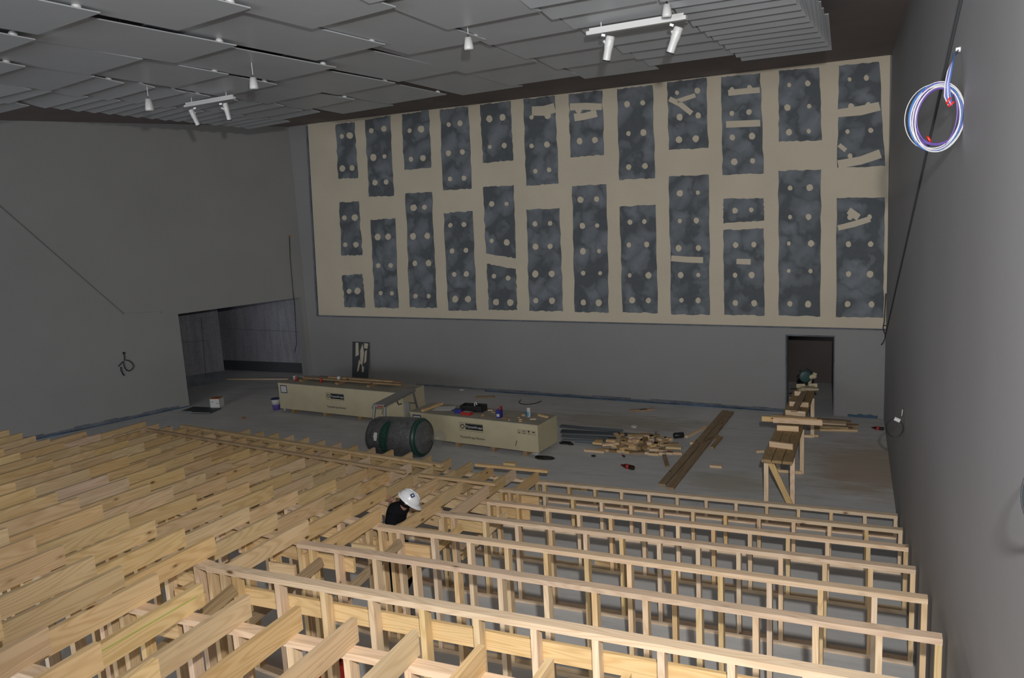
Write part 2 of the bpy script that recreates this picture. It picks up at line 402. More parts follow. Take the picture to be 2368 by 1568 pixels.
# ------------------------------------------------------------------ plasterboard face on the far wall
pb = thing('plasterboard_lining', 'wide tan plasterboard lining with dark grey skim rectangles, on the far wall above the doorway', 'wall lining', (-7, 19.1, 1.98))
bl, br, tl, tr = far(737, 728.5, .05), far(2050, 760.5, .05), far(712, 292, .05), far(2058.5, 139.5, .05)
b = MB(); b.prism([bl, br, Vector((tr.x, tr.y, ZC-.002)), Vector((tl.x, tl.y, ZC-.002))], -FN*.05); b.build('board_sheet', 'board', pb)
b = MB(); e0, e1 = far(734.5, 731, .055), far(2053, 763, .055); b.box(0, -.012, -.012, (e1-e0).length, .012, .012, M4=frame_mat(e0, e1)); b.build('bottom_bead', 'grey_strip', pb)
b = MB(); e0, e1 = far(709.5, 292, .03), far(734.5, 731, .03); b.box(0, -.03, -.02, (e1-e0).length, .03, .02, M4=frame_mat(e0, e1, FN)); b.build('side_bead', 'grey_strip', pb)
PATCH = [[(776, 288), (820, 282), (828, 412), (782, 413)], [(785, 468), (830, 466), (838, 590), (789, 590)], [(791, 637), (838, 634), (845, 711), (797, 711)],
 [(844, 277), (903, 267), (911, 453), (853, 455)], [(857, 508), (914, 505), (922, 713), (867, 711)],
 [(929, 265), (992, 255), (997, 388), (935, 393)], [(937, 448), (999, 444), (1011, 712), (948, 711)],
 [(1017, 254), (1083, 246), (1091, 436), (1025, 440)], [(1026, 493), (1093, 488), (1103, 718), (1037, 718)],
 [(1110, 242), (1181, 234), (1187, 371), (1117, 377)], [(1117, 433), (1188, 428), (1193, 597), (1124, 586)], [(1126, 610), (1193, 622), (1196, 717), (1130, 717)],
 [(1210, 230), (1283, 221), (1292, 424), (1217, 430)], [(1217, 485), (1294, 481), (1302, 720), (1224, 719)],
 [(1315, 218), (1393, 209), (1397, 358), (1319, 364)], [(1323, 430), (1402, 426), (1408, 723), (1329, 721)],
 [(1427, 206), (1509, 197), (1515, 412), (1432, 416)], [(1433, 478), (1516, 473), (1521, 724), (1440, 722)],
 [(1543, 190), (1634, 180), (1638, 342), (1547, 347)], [(1547, 408), (1639, 404), (1642, 728), (1552, 727)],
 [(1668, 178), (1758, 169), (1766, 401), (1671, 405)], [(1673, 460), (1766, 458), (1767, 510), (1673, 517)], [(1673, 532), (1766, 528), (1768, 730), (1675, 728)],
 [(1801, 164), (1894, 155), (1901, 324), (1801, 328)], [(1800, 395), (1899, 392), (1897, 732), (1801, 729)],
 [(1940, 152), (2033, 143), (2047, 384), (1936, 388)], [(1935, 458), (2046, 456), (2043, 735), (1933, 733)]]
def skew_outline(c4, n=12, j=1.4):
    out = []
    for i in range(4):
        a, c = Vector(c4[i]), Vector(c4[(i+1) % 4]); d = c-a; nn = Vector((-d.y, d.x)).normalized()
        for t in range(n):
            k = a + d*(t/n) + nn*random.uniform(-j, j)*(0 if t == 0 else 1); out.append(k)
    return out
for c4 in PATCH:
    b = MB(); b.prism([far(p.x, p.y, .0505) for p in reversed(skew_outline(c4))], FN*.003)
    tl_, tr_, br_, bl_ = [Vector(p) for p in c4]
    Hh = (bl_-tl_).length; Wd = (tr_-tl_).length; rows = max(1, round(Hh/62))
    for r in range(rows):
        fv = (r+.55+random.uniform(-.1, .1))/rows if rows > 1 else .5
        for cx_ in (.25, .72):
            fu = cx_+random.uniform(-.05, .05)
            L_ = tl_+(bl_-tl_)*fv; R_ = tr_+(br_-tr_)*fv; c0 = L_+(R_-L_)*fu
            rr = random.uniform(4.6, 8.); m_ = 11; ph = random.random()*6
            b.poly([far(c0.x+math.cos(ph-2*PI*k/m_)*rr*random.uniform(.86, 1.06), c0.y+math.sin(ph-2*PI*k/m_)*rr*random.uniform(.95, 1.15), .0545) for k in range(m_)], 1)
    b.build('skim_patch', ['skim', 'board'], pb)
def swipe(pts, wd):
    b = MB(); P = [Vector(p) for p in pts]; up_, dn = [], []
    for i, p in enumerate(P):
        d = (P[min(i+1, len(P)-1)]-P[max(i-1, 0)]).normalized(); n_ = Vector((-d.y, d.x))
        up_.append(p-n_*wd/2*random.uniform(.85, 1.1)); dn.append(p+n_*wd/2*random.uniform(.85, 1.1))
    b.prism([far(q.x, q.y, .0548) for q in dn + up_[::-1]], FN*.0015); b.build('bare_streak', 'board', pb)
for pts, wd in [([(1124, 598), (1160, 601), (1193, 609)], 17), ([(1230, 257), (1258, 256), (1283, 249)], 22), ([(1318, 247), (1355, 246), (1392, 247)], 16), ([(1328, 272), (1350, 269), (1380, 262)], 17),
                ([(1548, 228), (1572, 240), (1600, 262)], 12), ([(1566, 234), (1608, 220)], 10), ([(1684, 215), (1720, 211), (1757, 208)], 14), ([(1679, 288), (1758, 285)], 17), ([(1703, 605), (1736, 606)], 13),
                ([(1552, 597), (1590, 600), (1626, 601)], 14), ([(1938, 262), (1990, 256), (2034, 245)], 21), ([(1938, 380), (1990, 371), (2036, 355)], 20), ([(1938, 527), (1975, 518), (2012, 506)], 13), ([(1962, 487), (1986, 503)], 16), ([(1940, 335), (1956, 348)], 10)]:
    swipe(pts, wd)

# ------------------------------------------------------------------ tiers of stud walls
YK = [0, 12.216, 11.075, 9.997, 8.885, 7.526, 6.338, 4.911, 3.938, 2.741]
HK = [0, .352, .607, .836, 1.078, 1.433, 1.711, 2.138, 2.298, 2.598]
XL = [0, -5.23, -5.35, -5.04, -5.17, -5.22, -5.40, -5.17, -5.2, -5.0]
TH = .048; JD = .165
def bend(k, X):
    x0, g = {1: (-6.4, .125), 2: (-6.2, .14)}.get(k, (-5.1, .155))
    return max(0., x0-X)*g
def yk(k, X): return YK[k] + bend(k, X)
def polyline(X0, X1, k, n):
    return [Vector((X0+(X1-X0)*i/n, yk(k, X0+(X1-X0)*i/n), 0)) for i in range(n+1)]
WHERE = ['', 'lowest, nearest the concrete floor area', 'second up from the open floor', 'third up from the open floor', 'fourth up from the open floor', 'fifth up from the open floor, by the worker', 'sixth up from the open floor',
         'seventh up, with a deep board behind its studs', 'eighth up, under the bare joist ends nearest the camera', 'ninth and highest, at the bottom left']
for k in range(1, 10):
    Y, h = YK[k], HK[k]; xe = xr(Y)-.03; x0 = XL[k]
    if k >= 8: x0 = -5.2
    xl = {1: -13.2, 2: -14.0, 3: -13.6, 4: -13.8, 5: -13.6, 6: -12.6, 7: -10.5, 8: -8.2, 9: -6.2}[k]
    t = thing('stud_wall', 'pine stud wall carrying a seating tier, ' + WHERE[k], 'stud wall', (-3, Y, 0), 'stepped pine stud walls')
    stick('top_plate', (x0, Y, h-TH/2), (xe, Y, h-TH/2), .095, TH, 'pine_pink', t)
    stick('bottom_plate', (x0, Y, TH/2), (xe, Y, TH/2), .095, TH, 'pine_pink', t)
    n = 5; P = polyline(x0, xl, k, n)
    for p, q in zip(P, P[1:]):
        for z_, nm in ((h-TH/2, 'top_plate'), (TH/2, 'bottom_plate')):
            stick(nm, (p.x, p.y, z_), (q.x, q.y, z_), .095, TH, 'pine_pink', t)
    X = xe-.026; j = 0
    zt, zb = h-TH, TH
    first = True
    while X > xl+.1:
        if X > x0+.03 or k >= 5 or j % 2 == 0:
            yy = yk(k, X)
            stick('stud', (X, yy, zb), (X, yy, zt), .095, .048, 'pine' if random.random() < .5 else 'pine_pink', t, (1, 0, 0))
        X -= (.40 if first else .452)*1.0; first = False; j += 1
    stick('stud', (x0+.03, Y, zb), (x0+.03, Y, zt), .095, .048, 'pine', t, (1, 0, 0))
    stick('stud', (x0+.17, Y, zb), (x0+.17, Y, zt), .095, .048, 'pine', t, (1, 0, 0))
    # ledger board on the far face, carries the lower tier's joists
    if k >= 2:
        zt_ = HK[k-1]+.15 if k != 7 else 1.95
        zt_ = min(zt_, h-.1)
        xe_l = xe-.05 if k in (7,) else (x0+.62)
        stick('ledger_board', (x0-.02, Y+.066, zt_-.075), (xe_l, Y+.066, zt_-.075), .034, .15, 'pine', t)
        for p, q in zip(P[:4], P[1:4]):
            stick('ledger_board', (p.x, p.y+.066, zt_-.075), (q.x, q.y+.066, zt_-.075), .034, .15, 'pine', t)
    # raking brace in the first bay
    if 2 <= k <= 7:
        xb = x0+.34
        stick('brace', (xb-.02, Y-.07, h-.14), (xb-.30, YK[k+1]+.12, h-.42-.05*(k > 4)), .045, .095, 'pine_old' if k in (5, 6, 7) else 'pine', t)
        stick('blocking', (x0-.35, Y-.075, h-.3), (x0-.02, Y-.075, h-.3), .035, .14, 'pine', t)

# joists: far end (right-hand top corner) seen in the photograph for each tier
A_ = lambda l: [(x/3.947, 1200+y/3.947) for x, y in l]
J = {8: [(17.7, 1221), (81, 1239), (147, 1261), (218, 1285.8), (284, 1309), (366, 1326), (468.7, 1349.5), (577.3, 1375), (696, 1402.4), (825.6, 1429), (967.4, 1458), (1121.4, 1492), (1280.8, 1523.6), (1460.3, 1556.3)],
 7: [(-10, 1103), (35.5, 1113.4), (81, 1123.8), (131.8, 1138.8), (182.4, 1150.6), (236.5, 1165.8), (296, 1184), (359, 1202.2), (427, 1221.5), (496.6, 1239)],
 9: [(-95, 1394), (1, 1420), (111.5, 1449.5), (231.8, 1486), (366, 1523)],
 6: [(-30, 1028), (8.5, 1036.6), (46.5, 1046), (82.8, 1055), (122.5, 1062.8), (163, 1073.7), (207, 1083), (250.8, 1096.5), (297.3, 1105), (347, 1118.5), (399.7, 1126.4), (453.7, 1140.7), (512, 1158.5), (576, 1171), (641, 1186.3), (713, 1201.5)],
 5: [(-10, 986), (21, 993.5), (51.5, 1001), (82.8, 1007.9), (115, 1014.6), (148.6, 1022), (184, 1029.8), (219.6, 1039), (258.4, 1045.9), (297, 1053.5), (339.5, 1065.3), (382, 1070.5), (426, 1080), (475, 1092.6), (523.5, 1100.2), (576, 1114.6), (631, 1122), (688.5, 1133), (750.4, 1148.6), (814.6, 1160.5), (882, 1174)],
 4: [(200, 997), (232, 1002.8), (264, 1011), (297, 1017.5), (332.8, 1023), (370.8, 1033.4), (407, 1039), (447, 1046), (489, 1055), (534, 1063), (577, 1072), (623.5, 1080), (672.5, 1091), (723.2, 1097), (776, 1106.7), (835, 1115), (893, 1126), (955, 1139), (1018, 1151)],
 3: [(328, 996), (361, 1000.5), (393.8, 1005.6), (428.4, 1011.5), (463.4, 1017.4), (500, 1023.3), (537.4, 1030), (577, 1037), (617.6, 1044.5), (662.4, 1052), (704.6, 1058), (750.5, 1067), (798.5, 1074.3), (847.5, 1082.8), (900, 1091), (954.8, 1098), (1011, 1105.5), (1068.8, 1113.5), (1130.4, 1121.3)],
 1: [(425, 987), (458, 991), (496, 996), (537, 1000.5), (578, 991.7), (609.7, 996.7), (643.9, 1000.5), (679.4, 1005.6), (714.8, 1010.7), (751.6, 1017), (789.6, 1022), (827.6, 1028.4), (868, 1034.7), (910, 1039.8), (953.8, 1046), (998.4, 1053), (1043.8, 1059), (1092, 1067), (1141, 1076.5), (1193, 1084), (1246, 1091)]}
# tier two: ends lie under the long batten
J[2] = []
for i in range(21):
    X = -5.33-.452*i
    J[2].append(Vector((X, YK[2]+.17+bend(2, X)*1.0, 0)))
RAISED = {1: 'lowest tier of the seating', 2: 'second tier of the seating, under the long batten', 3: 'third tier of the seating', 4: 'fourth tier, where the worker stands', 5: 'fifth tier of the seating', 6: 'sixth tier of the seating',
          7: 'seventh tier of the seating', 8: 'eighth tier, near the camera with far ends free', 9: 'highest tier in the bottom left corner'}
JT = {}
for k in range(1, 10):
    zt = HK[k]+JD; t = thing('joist_row', 'row of pine floor joists on edge, ' + RAISED[k], 'floor joists', (-8, YK[k], HK[k]), 'joists of the stepped seating'); JT[k] = t
    for i, p in enumerate(J[k]):
        e = Vector((p.x, p.y, zt)) if k == 2 else az(p[0], p[1], zt)
        X = e.x; th = math.atan(min(.15, max(0., (-5.0-X)*.05+.03))) if X < -4.7 else 0.
        if k == 1: th = math.atan(.06)
        d = Vector((-math.sin(th), -math.cos(th), 0))
        yn = yk(k+1, X)-.02 if k < 9 else e.y-1.25
        L = (e.y-yn)/math.cos(th)
        if k in (8, 9): L = e.y - (YK[9]+bend(9, X)-.02 if k == 8 else 1.2)
        if k == 4 and i == 17: continue        # the bay the worker stands in
        if k == 4 and i == 16: L = L
        z = zt - JD/2; m = 'pine' if random.random() < .93 else 'pine_pink'
        c = e + Vector((-.0225, 0, -JD/2))
        L = round(L/.1)*.1+.05
        stick('joist', c, c+d*L, .045, JD, m, t)
# the short cut joist behind the worker
e = az(913, 1157, HK[5]+.02); stick('joist', (e.x, e.y-.05, HK[4]+.075), (e.x-.05, e.y-.7, HK[4]+.075), .045, JD, 'pine', JT[4])
# green spray mark on one joist
e = az(468.7, 1349.5, HK[8]+JD); b = MB()
b.box(-.001, -1.02, -.058, .002, -.06, -.052); mk = M.setdefault('spray', mat('spray', (.34, .44, .08), .9)); b.build('spray_line', 'spray', JT[8], Matrix.Translation((e.x+.001, e.y, HK[8]+JD-.015)) @ Matrix.Rotation(-.03, 4, 'X'))
# loose boards lying over the joist ends
def batten(p0, p1, z, wd, h, label, m='pine', roll=0.):
    a, c = az(*p0, z), az(*p1, z); mid = a
    t = stick('loose_board', (a.x, a.y, z-h/2), (c.x, c.y, z-h/2), wd, h, m); return tag(t, label, 'timber board', 'loose boards over the joists')
z1 = HK[1]+JD
batten((419, 986.5), (1027, 1082.5), z1+.048, .09, .045, 'long pine board, near one of a pair lying across the lowest joists')
batten((421, 982.5), (1022, 1073.5), z1+.094, .09, .045, 'long pine board, upper one of a pair lying across the lowest joists')
z2 = HK[2]+JD
batten((340, 990.5), (938, 1088.5), z2+.046, .07, .045, 'long thin pine batten lying over the second row of joist ends')
batten((970, 1095), (1147, 1117), z2+.046, .07, .045, 'short pine batten over the joists, left of the far short one')
batten((1100, 1071.5), (1267, 1087), z1+.046, .07, .045, 'short pine batten over the joists nearest the long crate')

# ------------------------------------------------------------------ ceiling panels
ZP = 6.9
COLS = {'nearest the right wall': [((1715, 141.6), (1923.6, 118)), ((1702.9, 133.3), (1916, 108.4)), ((1690.8, 123.7), (1908.3, 98.2)), ((1678.7, 113.9), (1899.4, 88)), ((1664.7, 103.6), (1892.3, 75.9)), ((1650.6, 93.7), (1882.8, 64.4)), ((1636, 84.8), (1873.9, 52.9)), ((1620.7, 73.3), (1864.3, 39.5)), ((1602.8, 61.2), (1854.7, 25.5)), ((1586.9, 47.8), (1843.2, 10.8)), ((1567.7, 33.8), (1831, -3.4)), ((1551.8, 19.8), (1821, -19)), ((1528, 5.1), (1806, -36)), ((1506, -12), (1792, -56)), ((1482, -31), (1776, -78)), ((1455, -52), (1758, -103)), ((1425, -76), (1738, -131))],
 'second from the right wall': [((1502, 153), (1697.2, 129.5)), ((1472.7, 137.8), (1674.2, 113.5)), ((1440.8, 123.7), (1648.7, 96.5)), ((1406, 107), (1619.4, 77)), ((1366, 88), (1592, 55.5)), ((1326, 67.6), (1559.4, 32)), ((1277, 45.6), (1522, 5)), ((1227.4, 20.3), (1480, -23)), ((1170, -9), (1432, -56)), ((1100, -45), (1372, -97))],
 'third from the right wall': [((1352.4, 182.4), (1523.7, 162)), ((1288.2, 160.5), (1473, 136)), ((1216.4, 136.8), (1415, 107)), ((1133.6, 105), (1337, 71)), ((1034.9, 68.9), (1251, 29.6)), ((855, 8.3), (1085, -38)), ((700, -45), (950, -100))],
 'fourth from the right wall': [((1178, 199), (1340.5, 177.4)), ((1076, 169.8), (1241.7, 144.4)), ((945.4, 126.2), (1124, 95.4)), ((722.4, 67.2), (915.5, 20.7)), ((470, -22), (700, -78))],
 'fifth from the right wall': [((1070.3, 220.4), (1208.8, 201.9)), ((922, 189.4), (1060, 165.3)), ((731, 140.5), (891, 106.8)), ((411, 71), (580, 23.3)), ((60, -35), (260, -92))],
 'sixth from the right wall': [((899.8, 241), (1032.3, 221.3)), ((781, 219.5), (915, 195.4)), ((637.7, 187.8), (777.5, 159.3)), ((404.4, 146.3), (547.7, 109.3)), ((87, 80.3), (232.4, 34.4))],
 'seventh from the right wall': [((793.6, 263.5), (910, 246.2)), ((708.6, 254), (831.7, 230.7)), ((617, 240), (743.5, 216.5)), ((516, 223.4), (640.7, 198.7)), ((403.4, 202.7), (529, 175.4)), ((207.5, 174), (330, 140.6)), ((-60, 142), (82.3, 96.6))],
 'eighth from the right wall': [((640.7, 279.2), (750, 260)), ((589, 275.8), (706, 257)), ((545.7, 267), (656.5, 248)), ((500, 261), (605, 242)), ((450, 256), (549.7, 235.3)), ((385.6, 250), (490.4, 225.4)), ((315.6, 240), (429, 217.5)), ((250.6, 232.4), (358.7, 205.6)), ((178.9, 224.8), (290.8, 195)), ((114.8, 210.4), (220, 180.8)), ((-70, 192), (59.3, 158))],
 'along the left wall': [((574.4, 298.6), (671.3, 283.7)), ((549.7, 295.2), (647, 279.8)), ((524, 292.6), (622, 276.5)), ((497.3, 290.7), (596, 273)), ((470.6, 287.2), (569, 269)), ((443, 284.7), (541.5, 265.5)), ((411.3, 281.8), (512, 262)), ((382.6, 279.2), (482, 258)), ((352, 275.9), (452, 253)), ((319, 272.6), (420, 249.5)), ((287, 268.8), (388, 245.5)), ((254.4, 265.5), (356, 241.5)), ((218, 262), (316, 240)), ((180.8, 258.6), (279, 236.5)), ((143.5, 254.4), (244, 231.5)), ((104.3, 250.6), (204, 227.6)), ((-22, 267), (68, 247.5)), ((18, 240), (118.6, 215)), ((-35, 233), (72.7, 210.4)), ((-60, 256), (30, 236))]}
for cn, L in COLS.items():
    for i, (fl, fr) in enumerate(L):
        zz = ZP
        if cn == 'along the left wall': zz = ZP-.0
        a, c = az(*fl, zz), az(*fr, zz); x = (c-a); Wd = x.length; x.normalize()
        if Wd > 1.42: Wd = 1.42
        Ls = 2.3
        o_ = L[i+1] if i+1 < len(L) else L[i-1]
        pitch = max(.2, abs((az(*o_[0], zz)-a).y)); SLOPE = min(.21, max(.05, .10/pitch)); Ls = 2.3 if pitch > .8 else 1.3
        y = Vector((x.y, -x.x, 0)); y = (y + Vector((0, 0, SLOPE))).normalized()
        x2 = (x + Vector((0, 0, .012))).normalized(); z_ = x2.cross(y); z_ = -z_ if z_.z < 0 else z_
        mw = Matrix(((x2.x, y.x, z_.x, a.x), (x2.y, y.y, z_.y, a.y), (x2.z, y.z, z_.z, a.z), (0, 0, 0, 1)))
        t = thing('ceiling_panel', 'grey ceiling panel, ' + (ORD[i] if i < 20 else 'last') + ' from the far end of the column ' + cn, 'ceiling panel', a, 'hanging ceiling panels')
        b = MB(); b.box(0, 0, 0, Wd, Ls, .012); b.build('sheet', 'panel', t, mw)
        if cn != 'nearest the right wall': b = MB(); b.lathe([(.045, 0), (.042, .02), (.028, .038), (.008, .045)], 12, 0, Matrix.Translation((Wd-.03, .2, .012))); b.build('hanger_clip', 'white', t, mw, True)
        b = MB(); r1, r2 = mw @ Vector((Wd-.03-.25*(cn == 'nearest the right wall'), .2, .04)), mw @ Vector((.1, 2.0, .012))
        b.tube([r1, (r1.x, r1.y, ZC)], .004, 5); b.tube([r2, (r2.x, r2.y, ZC)], .004, 5); b.build('hanging_wire', 'galv_dark', t)

# ------------------------------------------------------------------ track lights and pendants
def track(p0, p1, z, heads, label, K=1.):
    a, c = az(*p0, z), az(*p1, z); t = thing('track_light', label, 'track light', (a+c)/2)
    b = MB(); L = (c-a).length; b.box(0, -.03*K, -.02*K, L, .03*K, .02*K); b.box(.03, -.012, .02, L-.03, .012, .05); b.build('rail', 'white', t, frame_mat(a, c))
    for f in (.15, .85):
        q = a+(c-a)*f; b = MB(); b.tube([q+Vector((0, 0, .05)), Vector((q.x, q.y, z+.3))], .006, 6); b.build('stem', 'white', t)
    for top, bot, side in heads:
        T = az(*top, z-.06)
        d = ray(*bot); T_ = T; Bz = O + d*((T-O).length/d.length)   # same distance from the viewer's side of the hall
        ax = (Bz-T).normalized(); Ln = (Bz-T).length
        mwm = surf_mat(T, ax.orthogonal(), ax)
        b = MB(); b.lathe([(.044*K, 0), (.050*K, .012), (.051*K, .4*Ln), (.044*K, .55*Ln), (.043*K, Ln-.02), (.043*K, Ln-.012)], 20, 0); b.build('spotlight_head', 'white', t, mwm, True)
        b = MB(); b.lathe([(.043*K, Ln-.012), (.042*K, Ln), (.030*K, Ln+.001)], 20); tag(b.build('lens_ring', 'black', t, mwm, True), 'black ring at the lamp mouth')
        tocam = (O-T); tocam = (tocam-ax*tocam.dot(ax)).normalized(); sx = tocam.cross(ax)
        b = MB()
        for s2 in (-.017, .002): b.box(s2, .0, 0, s2+.015, .03, .003)
        b.build('rating_label', 'alu_dull', t, surf_mat(T+ax*.075*K+tocam*.0515*K, sx, tocam))
        b = MB(); q = T+sx*(side*.08*K); b.box(-.02, -.012, -.085, .02, .012, .06); b.build('gear_box', 'white', t, surf_mat(q+Vector((0, 0, -.005)), sx, tocam) @ Matrix.Rotation(0, 4, 'Z'))
        b = MB(); b.tube([q+Vector((0, 0, -.06)), T+ax*.1+sx*side*.02], .014, 8); b.build('pivot', 'white', t)
track((1358, 78), (1588, 40), 6.82, [((1412, 83), (1402, 142), -1), ((1570, 62), (1549, 124), -1)], 'white track light rail with two white spotlights, under the panels near the right side')
track((428, 246), (542, 226), 6.82, [((441, 253), (459, 291), 1), ((520, 238), (531, 279), -1)], 'white track light rail with two white spotlights, near the left wall', .8)
def pendant(px, py, pt, z, r, h, label):
    e_ = az(px, pt, 6.93); q = ay(px, py, e_.y); k_ = (q-O).length/7.3; r *= k_; h *= k_; t = thing('pendant', label, 'pendant fitting', q)
    b = MB(); b.lathe([(r*.72, h), (r*.95, h*.3), (r, .02), (r*.92, 0), (r*.3, -.001)], 20, 0, Matrix.Translation(q)); b.build('shade', 'white', t, None, True)
    b = MB(); b.tube([q+Vector((0, 0, h)), q+Vector((0, 0, h+.035))], .006, 6, 1); b.tube([q+Vector((0, 0, h+.035)), (q.x, q.y, e_.z+.12)], .0045, 6, 0); b.build('cord', ['offwhite', 'cable'], t)
pendant(1084.5, 115, 68, 6.5, .041, .098, 'small white pendant hanging in the middle of the ceiling')
pendant(588, 206, 150, 6.5, .036, .09, 'small white pendant left of centre, below the panels')
pendant(346.5, 256, 200, 6.5, .033, .09, 'small white pendant by the left wall panels')
pendant(1542.5, 40, 9, 6.5, .041, .1, 'small white pendant above the right-hand track light')

# ------------------------------------------------------------------ crates
def crate(P0, P1, depth, z0, z1, label, seed, logo=(0.47, .5), marks=True):
    P0, P1 = Vector(P0), Vector(P1); x = (P1-P0).normalized(); L = (P1-P0).length; n_ = Vector((x.y, -x.x, 0)) # n_ faces the camera side
    t = thing('crate', label, 'crate', P0, 'long plywood crates')
    F = Matrix(((x.x, -n_.x, 0, P0.x), (x.y, -n_.y, 0, P0.y), (0, 0, 1, 0), (0, 0, 0, 1)))
    S = lambda px, z, off=.002: surf_mat(P0+x*px+n_*off+Vector((0, 0, z)), x, n_)
    Hh = z1-z0
    b = MB(); b.box(0, 0, z0, L, .012, z1); b.build('front_panel', 'ply', t, F)
    b = MB(); b.box(0, depth-.012, z0, L, depth, z1); b.build('back_panel', 'ply', t, F)
    for xx in (0, L-.012):
        b = MB(); b.box(xx, .012, z0, xx+.012, depth-.012, z1); b.build('end_panel', 'ply', t, F)
    b = MB(); b.box(-.004, -.004, z1, L+.004, depth+.004, z1+.012); b.build('lid', 'ply_top', t, F)
    b = MB(); b.box(.012, .012, z0, L-.012, depth-.012, z0+.02); b.build('base', 'ply_top', t, F)
    for f in (.09, .36, .64, .88):
        b = MB(); b.box(L*f, .02, 0, L*f+.10, depth-.02, z0); b.build('skid', 'pine_old', t, F)
    # delivery note in a blue frame, company plate, name, handling marks
    b = MB(); b.box(-.11, -.10, 0, .11, .10, .002); b.box(-.088, -.078, .002, .088, .078, .003, 1)
    for r_ in range(4): b.box(-.06, .045-r_*.03, .003, .03+.015*(r_ % 2), .05-r_*.03, .0035, 2)
    b.build('delivery_note', ['navy', 'offwhite', 'alu_dull'], t, S(.19, z1-.15))
    cxl = L*logo[0]; cz = z0+Hh*.66
    b = MB(); wpl, hpl = .58, .17
    b.box(-wpl/2, -hpl/2, 0, wpl/2, hpl/2, .001); b.box(-wpl/2+.006, -hpl/2+.006, .001, wpl/2-.006, hpl/2-.006, .0015, 1)
    b.box(-wpl/2+.15, -hpl/2+.03, .0015, wpl/2-.006, hpl/2-.014, .002, 2)
    b.build('company_plate', ['ink', 'ply', 'ink'], t, S(cxl, cz))
    b = MB(); b.lathe([(.052, 0), (.052, .001), (.038, .0012)], 24); b.lathe([(.034, .0012), (.034, .0016), (.03, .0017)], 24, 1)
    b.tube([(math.cos(a)*.02, math.sin(a)*.02, .002) for a in [PI*k/8 for k in range(9)]], .004, 5, 0)
    b.build('round_emblem', ['ink', 'ply'], t, S(cxl-wpl/2+.078, cz+.005, .0035))
    link('company_name', text_mesh('ThyssenKrupp', .070, 'company_name', 'offwhite', .0006), None, t, S(cxl+.072, cz+.006, .0045))
    link('company_name', text_mesh('ThyssenKrupp Elevator', .066, 'company_name', 'ink', .0008), None, t, S(cxl+.02, z0+Hh*.26, .0025))
    b = MB(); b.tube([(-.02, -.06, 0), (.015, .05, 0)], .007, 4); b.build('marker_stroke', 'ink', t, S(L*.84, z0+Hh*.27, .002))
    if marks:
        b = MB(); s0 = .085
        for i in range(4):
            cx_ = (i-1.5)*.11
            for (x0_, y0_, x1_, y1_) in ((-s0/2, -s0/2, s0/2, -s0/2+.004), (-s0/2, s0/2-.004, s0/2, s0/2), (-s0/2, -s0/2, -s0/2+.004, s0/2), (s0/2-.004, -s0/2, s0/2, s0/2)):
                b.box(cx_+x0_, y0_, 0, cx_+x1_, y1_, .001)
            if i == 0:      # chain sling mark
                b.box(cx_-.018, -.03, 0, cx_+.018, -.012, .0012); b.box(cx_-.014, -.005, 0, cx_-.009, .032, .0012); b.box(cx_+.009, -.005, 0, cx_+.014, .032, .0012)
            if i == 1:      # two arrows up
                for s2 in (-.018, .018):
                    b.box(cx_+s2-.0045, -.028, 0, cx_+s2+.0045, .015, .0012); b.poly([(cx_+s2-.014, .01, .0012), (cx_+s2+.014, .01, .0012), (cx_+s2, .034, .0012)])
                b.box(cx_-.034, -.036, 0, cx_+.034, -.031, .0012)
            if i == 2:      # goblet
                b.poly([(cx_-.02, .034, .0012), (cx_-.018, .008, .0012), (cx_, -.006, .0012), (cx_+.018, .008, .0012), (cx_+.02, .034, .0012)][::-1])
                b.box(cx_-.003, -.03, 0, cx_+.003, 0, .0012); b.box(cx_-.016, -.034, 0, cx_+.016, -.029, .0012)
            if i == 3:      # umbrella
                b.poly([(cx_+math.cos(a)*.03, math.sin(a)*.026, .0012) for a in [PI*k/8 for k in range(9)]]); b.box(cx_-.002, -.032, 0, cx_+.002, .002, .0012)
        b.build('handling_marks', 'ink', t, S(L-.26, z1-.16))
    return t, F, L
crate1, F1, L1 = crate((-13.95, 16.20, 0), (-10.0, 15.80, 0), .84, .10, .765, 'long plywood crate with timber on its lid, farther of the two, by the far wall', 1, (.475, .5), False)
crate2, F2, L2 = crate((-9.18, 14.73, 0), (-6.045, 14.345, 0), .80, .10, .66, 'long plywood crate with tools on its lid, nearer of the two, beside the wrapped roll', 2, (.50, .5), True)
def on(F, x, y, z): return F @ Vector((x, y, z))
T1, T2 = .777, .672
# timber stacked on the far crate
for x0_, y0_, L_, zz, m in [(.5, .42, 3.1, .07, 'pine_old'), (.1, .52, 2.9, .07, 'alu_dull'), (.85, .6, 2.6, .07, 'pine_old'), (1.3, .5, 2.0, .115, 'pine_old')]:
    p, q = on(F1, x0_, y0_, T1+zz), on(F1, x0_+L_, y0_+.05, T1+zz)
    lab = {'0': 'dark old board on the far crate, front one', }
    tag(stick('timber_board', p, q, .09, .04, m), 'weathered board lying on packers on the lid of the far crate', 'timber board', 'boards on the far crate lid')
for x0_ in (.55, 1.75, 2.75):
    tag(stick('packer_block', on(F1, x0_, .25, T1+.025), on(F1, x0_, .75, T1+.025), .10, .05, 'pine_old'), 'short packer block under the boards on the far crate lid', 'timber block', 'packers on the far crate lid')
q = on(F1, 1.72, .38, T1+.14); b = MB(); b.lathe([(.02, -.04), (.04, -.03), (.05, 0), (.04, .03), (.015, .045)], 14, 0, Matrix.Translation(q)); o = b.build('paper_ball', 'white', None, None, True); tag(o, 'white crumpled ball lying on the boards of the far crate', 'rubbish')
